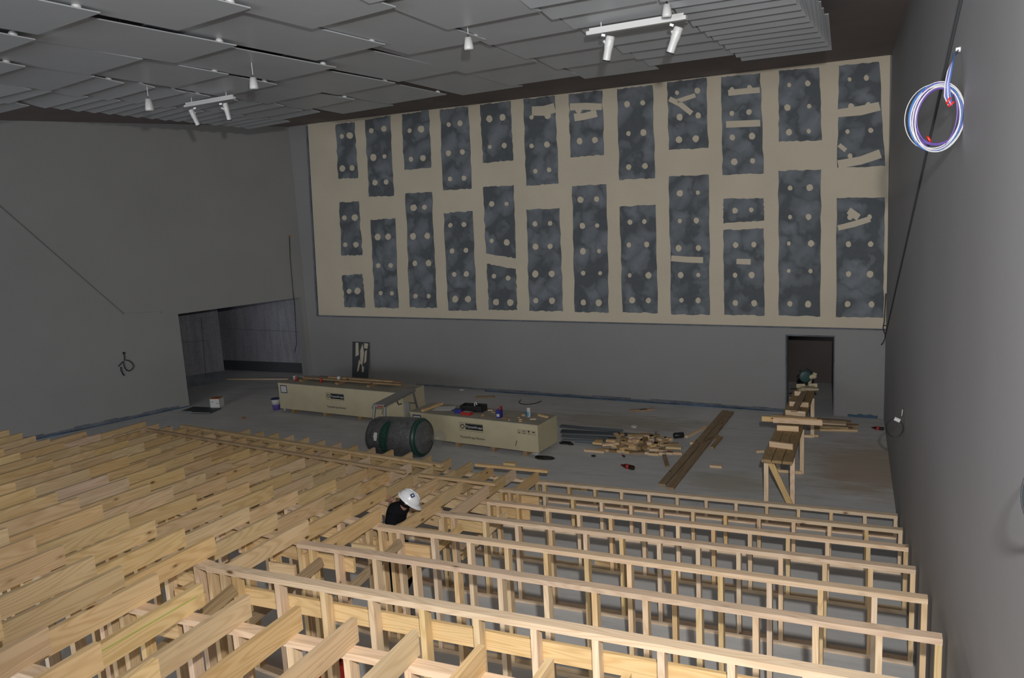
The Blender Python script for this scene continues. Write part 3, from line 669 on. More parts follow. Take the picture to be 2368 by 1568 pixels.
for i, (a, c, s) in enumerate(((.35, .3, 'at its left end'), (1.15, .35, 'a third of the way along'))):
    q = on(F1, a, c, T1); b = MB(); b.lathe([(.035, 0), (.035, .07), (.02, .1), (.02, .12)], 12, 0, Matrix.Translation(q)); tag(b.build('red_tin', 'red', None, None, True), 'small dark red tin on the far crate lid, '+s, 'tin')
q = on(F1, .22, .4, T1); b = MB(); b.lathe([(.05, 0), (.055, .09), (.06, .1)], 14, 0, Matrix.Translation(q)); tag(b.build('paint_pot', 'offwhite', None, None, True), 'small white pot on the left end of the far crate lid', 'pot')
# tools on the near crate
def obox(name, F, x, y, z, sx, sy, sz, m, rz, label, cat, parts=None):
    q = F @ Vector((x, y, z)); ang = math.atan2(F[1][0], F[0][0])+rz
    mw = Matrix.Translation(q) @ Matrix.Rotation(ang, 4, 'Z'); t = thing(name, label, cat, q)
    b = MB(); b.box(-sx/2, -sy/2, 0, sx/2, sy/2, sz); o = b.build('body', m, t, mw); return t, mw
t, mw = obox('tool_tray', F2, 1.32, .52, T2, .52, .26, .03, 'black', .12, 'open black plastic tool tray on the near crate lid', 'tool tray')
for (x0_, y0_, x1_, y1_) in ((-.26, -.13, .26, -.118), (-.26, .118, .26, .13), (-.26, -.13, -.248, .13), (.248, -.13, .26, .13)):
    b = MB(); b.box(x0_, y0_, .03, x1_, y1_, .13); b.build('tray_side', 'black', t, mw)
b = MB(); b.box(-.248, -.006, .03, .248, .006, .10); b.box(.08, -.118, .03, .09, .118, .10); b.build('divider', 'black', t, mw)
b = MB(); b.tube([(.03, 0, .10), (.03, 0, .17), (.06, 0, .18), (.085, 0, .13)], .013, 6); b.build('white_clip', 'white', t, mw)
b = MB(); b.tube([(-.26, -.06, .04), (-.36, -.11, .02), (-.46, -.13, .015)], .012, 6); b.build('carry_strap', 'black', t, mw)
t, mw = obox('screw_box', F2, 1.12, .24, T2, .17, .10, .085, 'blue', .15, 'small blue box in front of the black tool tray', 'box'); b = MB(); b.box(-.088, -.052, .085, .088, .052, .09); b.build('lid', 'navy', t, mw)
t, mw = obox('red_case', F2, 1.36, .20, T2, .24, .13, .06, 'red', -.05, 'flat red case on the near crate lid, right of the blue box', 'case'); b = MB(); b.box(-.06, -.04, .06, .10, .05, .068); b.build('grey_lid', 'alu_dull', t, mw)
t, mw = obox('carton', F2, 2.14, .24, T2, .09, .13, .17, 'blue', .1, 'upright dark blue carton with white label on the near crate', 'carton'); b = MB(); b.box(-.035, -.067, .03, .03, -.065, .085); b.build('label_sheet', 'white', t, mw)
b = MB(); b.box(.02, -.04, .17, .045, .06, .23); b.build('open_flap', 'red', t, mw)
q = on(F2, 2.70, .47, T2); t = thing('sealant_tube', 'white tube with blue print standing at the right end of the near crate', 'tube', q); b = MB(); b.lathe([(.034, 0), (.036, .03), (.042, .19), (.044, .195)], 16, 0, Matrix.Translation(q)); b.build('tube_body', 'white', t, None, True)
b = MB(); b.box(-.022, -.041, .03, .018, -.039, .12); b.build('blue_print', 'cyan', t, Matrix.Translation(q))
tag(stick('pine_length', on(F2, .30, .06, T2+.025), on(F2, .34, .74, T2+.025), .06, .045, 'pine'), 'pine length across the left end of the near crate lid', 'timber board')
q = on(F2, .62, .42, T2+.003); b = MB(); b.box(-.22, -.15, 0, .2, .15, .002, M4=Matrix.Rotation(.1, 4, 'Z')); b.box(-.18, -.1, .002, .23, .19, .004, M4=Matrix.Rotation(.3, 4, 'Z')); tag(b.build('drawing_sheets', 'offwhite', None, Matrix.Translation(q)), 'pale drawing sheets on the left end of the near crate lid', 'paper')
tag(stick('pine_length', on(F2, 2.85, .62, T2+.02), on(F2, 3.1, .52, T2+.02), .05, .035, 'pine'), 'short pine length at the right end of the near crate lid', 'timber block')
for i, (x_, y_) in enumerate([(1.62, .62), (1.70, .25), (1.85, .5), (1.95, .15), (2.45, .10), (2.35, .2), (2.62, .2), (2.75, .22), (2.6, .5), (2.5, .55), (2.68, .1), (2.82, .3), (1.72, .18), (2.55, .32)]):
    q = on(F2, x_, y_, T2+.008); r_ = random.uniform(0, PI)
    L_ = random.uniform(.05, .14); p2 = q + Vector((math.cos(r_)*L_, math.sin(r_)*L_*.5, 0))
    tag(stick('wood_chip', q, p2, .03, .015, random.choice(['pine', 'pine_pink', 'pine', 'orange'])), 'small chip of wood on the near crate lid', 'wood chip', 'wood chips on the near crate')

# ------------------------------------------------------------------ wrapped roll
pa, pc = az(862, 1020, .36), az(984, 1022, .37)
bx = Vector((-9.40, 13.74, .41)); by = Vector((-8.22, 13.60, .40)); R_ = .395
t = thing('insulation_roll', 'big dark grey felt roll in clear wrap lying between the crates and the joists', 'roll', (bx+by)/2)
mwr = surf_mat(bx, Vector((0, -1, 0)), (by-bx)); Lr = (by-bx).length
b = MB(); b.lathe([(R_*.72, -.02), (R_*.93, 0), (R_, .08), (R_*1.01, .35), (R_*1.0, .7), (R_*1.01, 1.0), (R_*.97, Lr-.12), (R_*.80, Lr), (R_*.3, Lr+.01)], 40); b.build('felt_roll', 'bale', t, mwr, True)
b = MB(); prof = [(R_*1.03, .2), (R_*1.04, .7), (R_*1.03, Lr-.2), (R_*.98, Lr-.05), (R_*.72, Lr+.03), (R_*.3, Lr+.06), (R_*.13, Lr+.12), (R_*.12, Lr+.18), (R_*.34, Lr+.26), (R_*.46, Lr+.36), (R_*.3, Lr+.44)]
b.lathe(prof, 36); o = b.build('clear_wrap', 'film', t, mwr, True)
# oval brand label wrapped round the roll, letters down it
yaxis = Vector((0, -1, 0)); cdir = (Vector((0, 0, CAMH))-bx); cdir = (cdir-(by-bx).normalized()*cdir.dot((by-bx).normalized())).normalized()
axd = (by-bx).normalized(); tang = axd.cross(cdir)
def onroll(s, ang, r): return bx + axd*s + (cdir*math.cos(ang)+tang*math.sin(ang))*r
b = MB(); n = 22
for i in range(n):
    a0, a1 = -.95+1.9*i/n, -.95+1.9*(i+1)/n; w0, w1 = .105*math.sqrt(max(0, 1-(a0/.95)**2)), .105*math.sqrt(max(0, 1-(a1/.95)**2))
    b.poly([onroll(.50-w0, a0, R_*1.055), onroll(.50+w0, a0, R_*1.055), onroll(.50+w1, a1, R_*1.055), onroll(.50-w1, a1, R_*1.055)])
b.build('oval_label', 'green', t)
M['faint'] = mat('faint', (.035, .09, .07), .5)
for i, ch in enumerate('TONTINE'):
    a = .62-.205*i
    a = a if True else -a
    P_ = onroll(.50, a, R_*1.062); nn = cdir*math.cos(a)+tang*math.sin(a); td = -cdir*math.sin(a)+tang*math.cos(a)
    td = -td if td.z > 0 else td
    aa = (.62-.205*i) if (onroll(.5, .6, R_).z > onroll(.5, -.6, R_).z) else -(.62-.205*i)
    P_ = onroll(.50, aa, R_*1.062); nn = cdir*math.cos(aa)+tang*math.sin(aa); td = -cdir*math.sin(aa)+tang*math.cos(aa); td = -td if td.z > 0 else td
    link('letter', text_mesh(ch, .11, 'letter', 'faint', .001), None, t, surf_mat(P_, td, nn))
b = MB(); b.poly([onroll(.26, -.12, R_*1.05), onroll(.34, -.12, R_*1.05), onroll(.35, .1, R_*1.05), onroll(.25, .1, R_*1.05)]); b.poly([onroll(.26, .1, R_*1.05), onroll(.35, .1, R_*1.05), onroll(.34, .28, R_*1.05), onroll(.27, .28, R_*1.05)]); b.build('torn_label', 'offwhite', t)
b = MB(); b.lathe([(R_*.99, Lr-.10), (R_*1.0, Lr-.07), (R_*.9, Lr-.01)], 36); b.build('end_band', 'green', t, mwr, True)

# ------------------------------------------------------------------ aluminium work platform
zt = .82
c1, c2, c3, c4 = az(861, 935, zt), az(889, 937, zt), az(957, 905, zt), az(934, 899, zt)
t = thing('work_platform', 'folding aluminium work platform standing in front of the far crate', 'work platform', c1)
x = (c4-c1).normalized(); y = Vector((-x.y, x.x, 0)); Lp = (c4-c1).length; Wp = .30
F = Matrix(((x.x, -y.x, 0, c1.x), (x.y, -y.y, 0, c1.y), (0, 0, 1, 0), (0, 0, 0, 1)))
b = MB(); b.box(0, 0, zt-.02, Lp, Wp, zt); b.build('deck', 'alu_dull', t, F)
b = MB(); b.box(0, 0, zt-.05, Lp, .02, zt-.02); b.box(0, Wp-.02, zt-.05, Lp, Wp, zt-.02); b.box(0, 0, zt-.055, .03, Wp, zt-.02); b.box(Lp-.03, 0, zt-.055, Lp, Wp, zt-.02); b.build('edge_frame', 'alu_dull', t, F)
for (xx, sgn) in ((.06, -1), (Lp-.06, 1)):
    for yy, sy in ((.025, -1), (Wp-.025, 1)):
        b = MB(); b.tube([(xx, yy, zt-.05), (xx+sgn*.16, yy+sy*.05, .02)], .028, 4); b.build('leg', 'aluminium', t, F); b = MB(); b.tube([(xx+sgn*.16, yy+sy*.05, .03), (xx+sgn*.165, yy+sy*.052, 0)], .028, 6); b.build('rubber_foot', 'black', t, F)
    for f in (.35, .7):
        zz = zt-.08-f*(zt-.1); xo = xx+sgn*.16*f; b = MB(); b.tube([(xo, .02, zz), (xo, Wp-.02, zz)], .016, 6); b.build('rung', 'aluminium', t, F)
b = MB(); b.box(Lp-.20, .08, .18, Lp-.17, Wp-.08, .55); b.build('hinge_plate', 'alu_dull', t, F)
b = MB(); b.tube([(Lp*.45, Wp*.8, zt-.07), (Lp*.5, Wp*.8, zt-.18), (Lp*.6, Wp*.8, zt-.2)], .01, 6); b.build('latch', 'black', t, F)
b = MB(); b.box(-.002, .12, zt-.055, 0, .26, zt-.03); tag(b.build('maker_plate', 'tape_red' if False else 'red', t, F), 'small red and white plate')

# ------------------------------------------------------------------ things about the floor, far left
q = az(640, 947); t = thing('plastic_bucket', 'white and purple plastic bucket at the left end of the far crate', 'bucket', q)
b = MB(); b.lathe([(.085, 0), (.105, .14), (.108, .15)], 18, 0, Matrix.Translation(q)); b.build('lower_wall', 'purple', t, None, True); b = MB(); b.lathe([(.108, .15), (.118, .26), (.12, .28)], 18, 0, Matrix.Translation(q)); b.build('upper_band', 'offwhite', t, None, True)
b = MB(); b.lathe([(.124, .28), (.126, .30), (.11, .305)], 18, 0, Matrix.Translation(q)); b.build('lid', 'navy', t, None, True)
q = az(659, 949); b = MB(); b.lathe([(.03, 0), (.03, .09), (.02, .1)], 10, 0, Matrix.Translation(q)); tag(b.build('paper_cup', 'white', None, None, True), 'small white cup on the floor under the left end of the far crate', 'cup')
q = az(502, 942); t = thing('cardboard_box', 'white sided cardboard box on the floor by the wide opening', 'box', q)
mw = Matrix.Translation(q) @ Matrix.Rotation(.28, 4, 'Z')
b = MB(); b.box(-.13, -.1, .01, .13, .16, .25); b.build('box_body', 'offwhite', t, mw); b = MB(); b.box(-.13, -.1, .25, .13, .16, .262); b.build('open_top', 'orange', t, mw)
b = MB(); b.box(-.1, -.102, .17, -.04, -.1, .18); b.box(.05, -.102, .13, .11, -.1, .14); b.build('print_mark', 'ink', t, mw)
for i, (u, v, rz) in enumerate([(452, 948, .05), (476, 951.5, .15)]):
    q = az(u, v); b = MB(); b.box(-.3, -.25, 0, .3, .25, .015); b.box(-.3, -.25, .015, .3, -.235, .02, 1)
    tag(b.build('floor_tile', ['dark', 'offwhite'], None, Matrix.Translation(q+Vector((0, 0, .016*i))) @ Matrix.Rotation(rz, 4, 'Z')), ['dark flat panel with pale edge on the floor, left one by the wide opening', 'dark flat panel with pale edge on the floor, right one by the cardboard box'][i], 'panel')
q = az(560, 968); 
q = az(563, 968); b = MB(); b.box(-.04, -.03, 0, .05, .03, .03); tag(b.build('brick_piece', 'orange', None, Matrix.Translation(q)), 'small reddish scrap alone on the floor left of the near crate', 'rubbish')
p, q = az(524, 878), az(668, 878); tag(stick('timber_strip', (p.x, p.y, .02), (q.x, q.y, .02), .04, .03, 'pine_pink'), 'thin pale strip of timber on the floor in the wide opening', 'timber strip')
q = az(728, 866); t = thing('sheeting_roll', 'pale roll of sheeting standing in the far left corner beside the opening', 'roll', q)
b = MB(); b.lathe([(.20, 0), (.215, .03), (.215, .80), (.19, .88), (.10, .90)], 24, 0, Matrix.Translation(q)); b.build('roll_body', 'sheeting', t, None, True); b = MB(); b.lathe([(.05, .90), (.05, .93)], 12, 0, Matrix.Translation(q)); b.build('core_end', 'ply_top', t)
# leaning board
p0, p1 = far(813, 876, .22), far(849, 878, .22); t = thing('leaning_sheet', 'dark sheet with torn tan patches leaning on the far wall', 'sheet', (p0.x, p0.y, 0))
top0, top1 = far(815, 790, .03), far(854, 792, .03); p0.z = 0; p1.z = 0
b = MB(); b.prism([p0, p1, top1, top0], -FN*.012); b.build('sheet_body', 'dark', t)
def bil(u, v): return (p0*(1-u)+p1*u)*(1-v)+(top0*(1-u)+top1*u)*v
for poly in ([(.2, .65), (.4, .7), (.35, .98), (.2, .98)], [(.5, .5), (.62, .45), (.72, .75), (.6, .96), (.48, .8)], [(.72, .5), (.86, .55), (.88, .82), (.78, .8)], [(.3, .3), (.4, .32), (.5, .52), (.42, .6)], [(.62, .3), (.72, .3), (.74, .42), (.6, .46)], [(.7, .86), (.9, .85), (.95, .97), (.7, .98)]):
    b = MB(); b.prism([bil(*q)+FN*.001 for q in poly], FN*.002); b.build('torn_patch', 'board', t)
# cables on the left wall
def cable(pts, r, m, name, label, cat='cable', parent=None):
    b = MB(); b.tube(pts, r, 6); o = b.build(name, m, parent, None, True)
    return tag(o, label, cat) if label else o
ctr = left(295, 849, .03); t = thing('wall_cable', 'black cable with a single loop hanging from the left wall', 'cable', ctr)
def lw(u, v, o_=.03): return left(250+u/19.6, 800+v/19.6, o_)
cable([lw(700, 320), lw(720, 420), lw(740, 520), lw(725, 640), lw(850, 650), lw(960, 680), lw(1090, 790), lw(1150, 920), lw(1090, 1050), lw(960, 1140), lw(850, 1120), lw(760, 1020), lw(710, 880), lw(690, 760), lw(690, 700), lw(600, 770), lw(460, 930)], .013, 'cable', 'cable_loop', None, None, t)
cable([lw(575, 960), lw(580, 1090), lw(640, 1230), lw(720, 1350)], .015, 'cable', 'cable_tail', None, None, t)
b = MB(); b.lathe([(.03, 0), (.03, .03)], 10, 0, surf_mat(left(285.7, 816.5), LD, LN)); b.build('wall_outlet', 'cable', t)
t = thing('hanging_cable', 'thin black cable hanging down the left wall past the wide opening', 'cable', left(670, 547))
cable([left(669, 546, .02), left(671, 600, .015), left(677, 670, .015), left(679, 690, .03)] + [left(681, 700, -.5), left(684, 760, -.5), left(686, 790, -.5), left(682, 815, -.5)], .009, 'cable', 'cable_drop', None, None, t)
b = MB(); b.lathe([(.025, 0), (.02, .04)], 10, 0, surf_mat(left(668, 546), LD, LN)); b.build('wall_outlet', 'orange', t)
# cables in the far right corner
t = thing('corner_cable', 'thin black cable looped in the far corner below the plasterboard', 'cable', far(2045, 770, .1))
def cw(u, v): return far(2020+u/19.6, 740+v/19.6, .1)
cable([cw(560, -1200), cw(500, -200), cw(480, 100), cw(430, 340), cw(480, 560), cw(550, 700), cw(600, 640), cw(620, 400), cw(600, 290), cw(540, 250), cw(470, 260)], .011, 'cable', 'cable_loop', None, None, t)
cable([cw(550, 700), cw(500, 880), cw(430, 1030), cw(350, 1130)], .011, 'cable', 'cable_tail', None, None, t)
cable([far(2048, 770, .1), far(2052, 775, .16), far(2055, 785, .2)], .014, 'cable', 'cable_end', None, None, t)

# multicoloured coil, right wall
wp = right(2221, 114, .0); t = thing('wire_coil', 'coil of white blue and purple wires tied with red tape on the right wall', 'cable coil', wp)
Yc = wp.y-.35
def cp(u, v, dy=0.): return ay(u, v, Yc+dy)
cc = cp(2166, 271); RX, RZ = .168, .215
cols = ['w_white', 'w_purple', 'w_blue', 'w_white', 'w_purple', 'w_blue', 'w_white', 'w_purple']
for i in range(16):
    a = RX*(1+random.uniform(-.16, .10)); bz = RZ*(1+random.uniform(-.14, .08)); ox, oz, dy = random.uniform(-.012, .012), random.uniform(-.012, .01), random.uniform(-.02, .02)
    if i == 0: a, bz, ox = RX*1.18, RZ*1.02, -.02
    pts = []
    for k in range(40):
        th = 2*PI*k/40; X = math.cos(th)*a; Z = math.sin(th)*bz
        tilt = .12; Xr, Zr = X*math.cos(tilt)+Z*math.sin(tilt), -X*math.sin(tilt)+Z*math.cos(tilt)
        pts.append(cc+Vector((Xr*.9+ox, dy+Xr*.35, Zr+oz)))
    b = MB(); b.tube(pts, .0048 if i else .003, 6, closed=True); b.build('wire', cols[i % 8], t, None, True)
for i in range(6):
    o_ = (i-2.5)*.005
    pts = [wp+Vector((-.01, 0, 0)), (wp+cp(2208, 140))/2+Vector((-.02, 0, o_)), cp(2196, 165)+Vector((o_, 0, 0)), cp(2190, 195)+Vector((o_, .0, 0)), cp(2191, 222)+Vector((o_*1.5, 0, 0)), cp(2198, 245)+Vector((o_, 0, 0))]
    b = MB(); b.tube(pts, .004, 6); b.build('wire_tail', cols[i], t, None, True)
def tie(u, v, ang):
    q = cp(u, v); b = MB(); b.tube([q+Vector((math.cos(ang)*.007, -.0, math.sin(ang)*.007)), q-Vector((math.cos(ang)*.007, 0, math.sin(ang)*.007))], .026, 12); tag(b.build('tape_tie', 'tape_red', t, None, True), 'red tape band')
tie(2199.5, 241, -.9); tie(2193, 233, -.5); tie(2148, 322, .5)
b = MB(); b.lathe([(.018, 0), (.014, .03)], 10, 0, surf_mat(wp, (0, 1, 0), (-1, 0, 0))); b.build('wall_outlet', 'white', t)
# small far coil with white plugs
wp = right(2089, 945, 0); t = thing('small_cable_coil', 'small black cable coil with white plugs low on the right wall', 'cable coil', wp); Yc = right(2092, 990, 0).y
cc = ay(2069, 990, Yc)
for i in range(3):
    rr = .125*(1-.05*i); b = MB(); b.tube([cc+Vector((math.cos(a)*rr*.88, i*.01, math.sin(a)*rr*1.05)) for a in [2*PI*k/28 for k in range(28)]], .004, 5, closed=True); b.build('wire', 'cable', t, None, True)
b = MB(); q = ay(2075.5, 970, Yc); b.box(-.04, -.02, -.025, .035, .02, .02, M4=Matrix.Translation(q) @ Matrix.Rotation(.4, 4, 'Y')); b.build('plug', 'white', t)
b = MB(); b.tube([ay(2085, 962, Yc), ay(2087, 948, Yc), wp], .005, 5); b.build('lead', 'offwhite', t, None, True)
# cable coil cut by the right edge
wp = right(2368, 1030, .05); t = thing('cable_hoop', 'dark cable hoop on the right wall cut off by the photograph edge', 'cable coil', wp)
Yc = 3.3; cc = ay(2440, 1147, Yc); rr = (ay(2440, 1147, Yc)-ay(2362.5, 1147, Yc)).length
for i in range(4):
    r3 = rr*(1-.02*i); b = MB(); b.tube([cc+Vector((math.cos(a)*r3, .006*i, math.sin(a)*r3*1.55)) for a in [2*PI*k/36 for k in range(36)]], .0035, 6, closed=True)
    b.build('wire', ['cable', 'cable', 'saw_green', 'cable'][i], t, None, True)

# ------------------------------------------------------------------ saw bench
bt = .85
n1, n2 = az(1760, 1062, bt), az(1833, 1069, bt); f1, f2 = az(1840, 895, bt), az(1884, 899, bt)
t = thing('saw_bench', 'long bench of three planks on pine frames running into the doorway', 'bench', ((n1+n2)/2).to_tuple()[:2]+(0,))
for i in range(3):
    fa = (i+.5)/3; p = n1+(n2-n1)*fa; q = f1+(f2-f1)*fa
    stick('plank', (p.x, p.y, bt-.0225), (q.x, q.y+.05*i, bt-.0225), .143, .045, 'pine_old', t)
dirb = ((f1+f2)/2-(n1+n2)/2); Lb = dirb.length; dirb.normalize(); perp = Vector((dirb.y, -dirb.x, 0))
for f in (.07, .40, .86):
    c_b = (n1+n2)/2+dirb*Lb*f; l_, r_ = c_b-perp*.20, c_b+perp*.20
    for q in (l_, r_): stick('leg', (q.x, q.y, 0), (q.x, q.y, bt-.045), .045, .07, 'pine_pink', t, (1, 0, 0))
    stick('floor_rail', (l_.x, l_.y-.05, .03), (r_.x, r_.y-.05, .03), .035, .05, 'pine_pink', t); stick('head_rail', (l_.x, l_.y, bt-.07), (r_.x, r_.y, bt-.07), .05, .05, 'pine_pink', t)
    if f < .3: stick('brace', (l_.x+.05, l_.y-.055, bt-.08), (r_.x-.03, r_.y-.055, .05), .09, .03, 'pine', t, (0, 1, 0))
def across(u0, v0, u1, v1, zz, name, label, m='pine_pink', wd=.045, h=.09, parent=None):
    p, q = az(u0, v0, zz), az(u1, v1, zz); o = stick(name, (p.x, p.y, zz-h/2), (q.x, q.y, zz-h/2), wd, h, m, parent)
    return tag(o, label, 'timber block') if label else o
across(1780, 1020, 1834, 1027, bt+.09, 'stop_block', 'pine block standing across the bench, first from its near end')
across(1797, 983, 1847, 986, bt+.09, 'stop_block', 'pine block standing across the bench, second from its near end')
across(1817, 948, 1863, 952, bt+.09, 'stop_block', 'pine block standing across the bench, third from its near end')
across(1826, 928, 1870, 931, bt+.09, 'stop_block', 'pine block standing across the bench, fourth from its near end')
across(1838, 904, 1862, 906, bt+.09, 'stop_block', 'pine block across the bench, just before the saw')
across(1762, 962, 1900, 970, bt+.145, 'cut_length', 'pine length resting across the bench, back one of three', 'pine', .045, .09)
across(1788, 965.5, 1902, 972, bt+.135, 'cut_length', 'pine length resting across the bench, front pale one of three')
across(1786, 959, 1890, 966, bt+.14, 'cut_length', 'pine length resting across the bench, thin far one of three', 'pine_old')
p, q = az(1836, 952, bt+.10), az(1860, 908, bt+.1); tag(stick('marked_plank', (p.x, p.y, bt+.11), (q.x, q.y, bt+.11), .11, .03, 'pine_old'), 'short old plank lying along the far half of the bench', 'timber board')
q = az(1809, 1031, bt); b = MB(); b.prism([(-.09, -.06, 0), (.08, -.04, 0), (.05, .07, 0), (-.03, .08, 0)], (0, 0, .02)); tag(b.build('triangular_offcut', 'pine', None, Matrix.Translation((q.x, q.y, bt))), 'triangular offcut on the near end of the bench', 'timber block')
# mitre saw
q = az(1866, 905, bt); q.z = bt; t = thing('mitre_saw', 'dusty green mitre saw on the bench in the doorway', 'mitre saw', q)
mw = Matrix.Translation(q+Vector((-.02, .16, 0))) @ Matrix.Rotation(.3, 4, 'Z') @ Matrix.Scale(.82, 4)
b = MB(); b.box(-.22, -.14, .0, .26, .16, .05); b.lathe([(.17, .05), (.17, .075), (.15, .08)], 28, 0, Matrix.Translation((.02, -.02, 0))); b.build('saw_base', 'saw_metal', t, mw)
b = MB(); b.box(-.24, .03, .05, -.03, .05, .14); b.box(.06, .03, .05, .27, .05, .14); b.build('fence', 'saw_metal', t, mw)
b = MB(); b.tube([(.10, .12, .04), (.12, .14, .22), (.08, .10, .34)], .045, 8); b.build('pivot_arm', 'saw_metal', t, mw, True)
Bm = Matrix.Translation((-.02, .02, .33)) @ Matrix.Rotation(PI/2, 4, 'X') @ Matrix.Rotation(.0, 4, 'Z')
b = MB(); b.lathe([(.14, -.02), (.15, -.018), (.15, .03), (.12, .04), (.04, .045)], 30, 0, Bm); b.build('blade_guard', 'saw_green', t, mw, True)
b = MB(); b.lathe([(.125, -.024), (.125, -.021)], 36, 0, Bm); b.build('blade', 'aluminium', t, mw)
b = MB(); b.lathe([(.04, .0), (.065, .02), (.065, .15), (.05, .18)], 20, 0, Matrix.Translation((.10, .02, .32)) @ Matrix.Rotation(PI/2*.9, 4, 'Y') @ Matrix.Translation((0, 0, -.04))); b.build('motor', 'saw_metal', t, mw, True)
b = MB(); b.tube([(-.17, .0, .46), (-.12, .0, .53), (.0, .0, .535), (.10, .0, .47), (.16, .02, .37)], .018, 8); b.build('handle', 'black', t, mw, True)
b = MB(); b.box(-.02, -.03, .42, .07, .02, .47, M4=Matrix.Rotation(.4, 4, 'Y')); b.build('saw_plate', 'saw_metal', t, mw)
b = MB(); b.tube([(-.24, -.02, .03), (-.40, -.02, .03)], .016, 6); b.build('side_lock', 'black', t, mw)
# planks stacked on the floor by the bench
for i, (a_, c_3, z_, m) in enumerate([((1872, 969), (1968, 973), .06, 'pine_old'), ((1870, 975), (1985, 981), .06, 'pine_old'), ((1868, 984), (1972, 988), .06, 'pine_old'), ((1874, 966), (1958, 971), .115, 'pine_old'), ((1870, 973), (1957, 979), .115, 'pine_pink'), ((1866, 980), (1962, 985), .115, 'pine_old')]):
    p, q = az(*a_, z_-.0), az(*c_3, z_); tag(stick('stacked_plank', (p.x, p.y, z_-.035), (q.x, q.y, z_-.035), .13, .045, m), 'old plank in the low stack on the floor right of the bench', 'timber board', 'stacked planks by the doorway')
p, q = az(1880, 996), az(1983, 998); tag(stick('pine_length', (p.x, p.y, .025), (q.x, q.y, .025), .06, .045, 'pine'), 'single pine length on the floor in front of the plank stack', 'timber board')
p, q = az(1850, 1009), az(1892, 1010); tag(stick('pine_length', (p.x, p.y, .025), (q.x, q.y, .025), .06, .045, 'pine'), 'short pine length on the floor behind the bench leg', 'timber block')

# ------------------------------------------------------------------ long boards and scrap heap
for (a_, c_3, lab) in [((1530, 1119), (1677, 949), 'long old plank on the open floor, left one of two'), ((1549, 1127), (1690, 951), 'long old plank on the open floor, right one of two')]:
    p, q = az(*a_, .045), az(*c_3, .045); tag(stick('long_plank', (p.x, p.y, .0225), (q.x, q.y, .0225), .135, .045, 'pine_old'), lab, 'timber board')
def offcut(u, v, ang, L_, wd, h, m, z=0., label=None, grp=None, nm='timber_offcut'):
    p = az(u, v); p.z = z+h/2; d = Vector((math.cos(ang), math.sin(ang), 0))*L_/2
    o = stick(nm, p-d, p+d, wd, h, m); tag(o, label, 'timber block', grp); return o
SG = dict(label='pine offcut in the scrap heap on the open floor', grp='offcuts in the scrap heap')
hm = []
heap = [(1375, 1045, .05, .42), (1396, 1043, .0, .28), (1418, 1045, 0, .16), (1430, 1045, 0, .16), (1443, 1045, 0, .18), (1452, 1038, -.1, .7), (1462, 1047, .1, .3), (1473, 1050, .4, .3), (1482, 1046, 1.5, .2), (1490, 1047, .1, .14), (1500, 1050, .0, .22), (1512, 1052, .1, .2), (1526, 1051, .0, .24), (1545, 1050, .05, .2), (1560, 1050, .1, .3),
 (1386, 1031, .2, .16), (1383, 1037, .0, .2), (1410, 1035, .3, .3), (1425, 1032, .1, .4), (1430, 1018, -.9, .5), (1450, 1027, .5, .35), (1466, 1024, .3, .3), (1476, 1030, .1, .3), (1488, 1028, -.5, .32), (1500, 1024, -.5, .2), (1497, 1034, -.9, .4), (1510, 1036, .6, .3), (1522, 1030, .2, .4), (1535, 1035, .9, .2), (1545, 1030, .1, .35), (1480, 1018, .1, .5), (1495, 1012, .1, .24), (1512, 1020, .0, .6), (1535, 1018, .4, .35), (1505, 1014, 1., .2), (1552, 1040, .2, .3), (1472, 1040, .2, .3), (1456, 1048, -.2, .2), (1520, 1042, .1, .3), (1538, 1045, .0, .26), (1487, 1040, 1.2, .26), (1405, 1041, .1, .16)]
for i, (u, v, a_, L_) in enumerate(heap):
    z_ = .0 if v > 1041 else random.choice([0, .045, .09, .09])
    offcut(u, v, a_+random.uniform(-.15, .15), L_, .09, .045, random.choice(['pine', 'pine_pink', 'pine_pink', 'pine_old', 'pine']), z_, **SG)
for i in range(26):
    u, v = random.gauss(1492, 34), random.gauss(1034, 9); offcut(u, min(v, 1048), random.uniform(0, PI), random.uniform(.12, .35), .09, .045, random.choice(['pine', 'pine_pink', 'pine_old']), random.choice([.045, .09, .135]), **SG)
for u, v, a_, L_, lab in [(1612, 1000, 1.25, .9, 'pine length crossing beside the left long plank'), (1604, 1025, 1.35, .2, 'small upright-grained offcut left of the long planks'), (1638, 1021, 1.2, .75, 'old pine length right of the long planks'), (1657, 1026, 1.5, .75, 'greyed pine length farther right of the long planks'),
                          (1656, 1081, .0, .22, 'single pale offcut alone on the floor right of the long planks'), (1540, 1069, 1.9, .7, 'old pine length under the near end of the long planks'), (1476, 951, .3, .4, 'old offcut alone near the far wall, left one of two'), (1496, 950, .6, .35, 'old offcut alone near the far wall, right one of two'), (1757, 1046, .4, .15, 'small orange offcut left of the bench'), (1122, 920, .25, .5, 'old timber length on the floor behind the near crate'), (1315, 1022, .3, .25, 'small offcut by the right end of the near crate')]:
    offcut(u, v, a_, L_, .07, .045, 'pine_old' if 'old' in lab or 'grey' in lab else 'pine_pink', 0., lab)
for i in range(7):
    u, v = [(1180, 1075), (1330, 1130), (1345, 1132), (1415, 1311), (1048, 1112), (1092, 1135), (1300, 1121)][i]
    o = offcut(u, v, random.uniform(-.3, .3), .25 if i != 3 else .5, .09, .045, 'pine', 0., 'pine offcut lying on the floor between the stud walls', 'offcuts under the tiers')
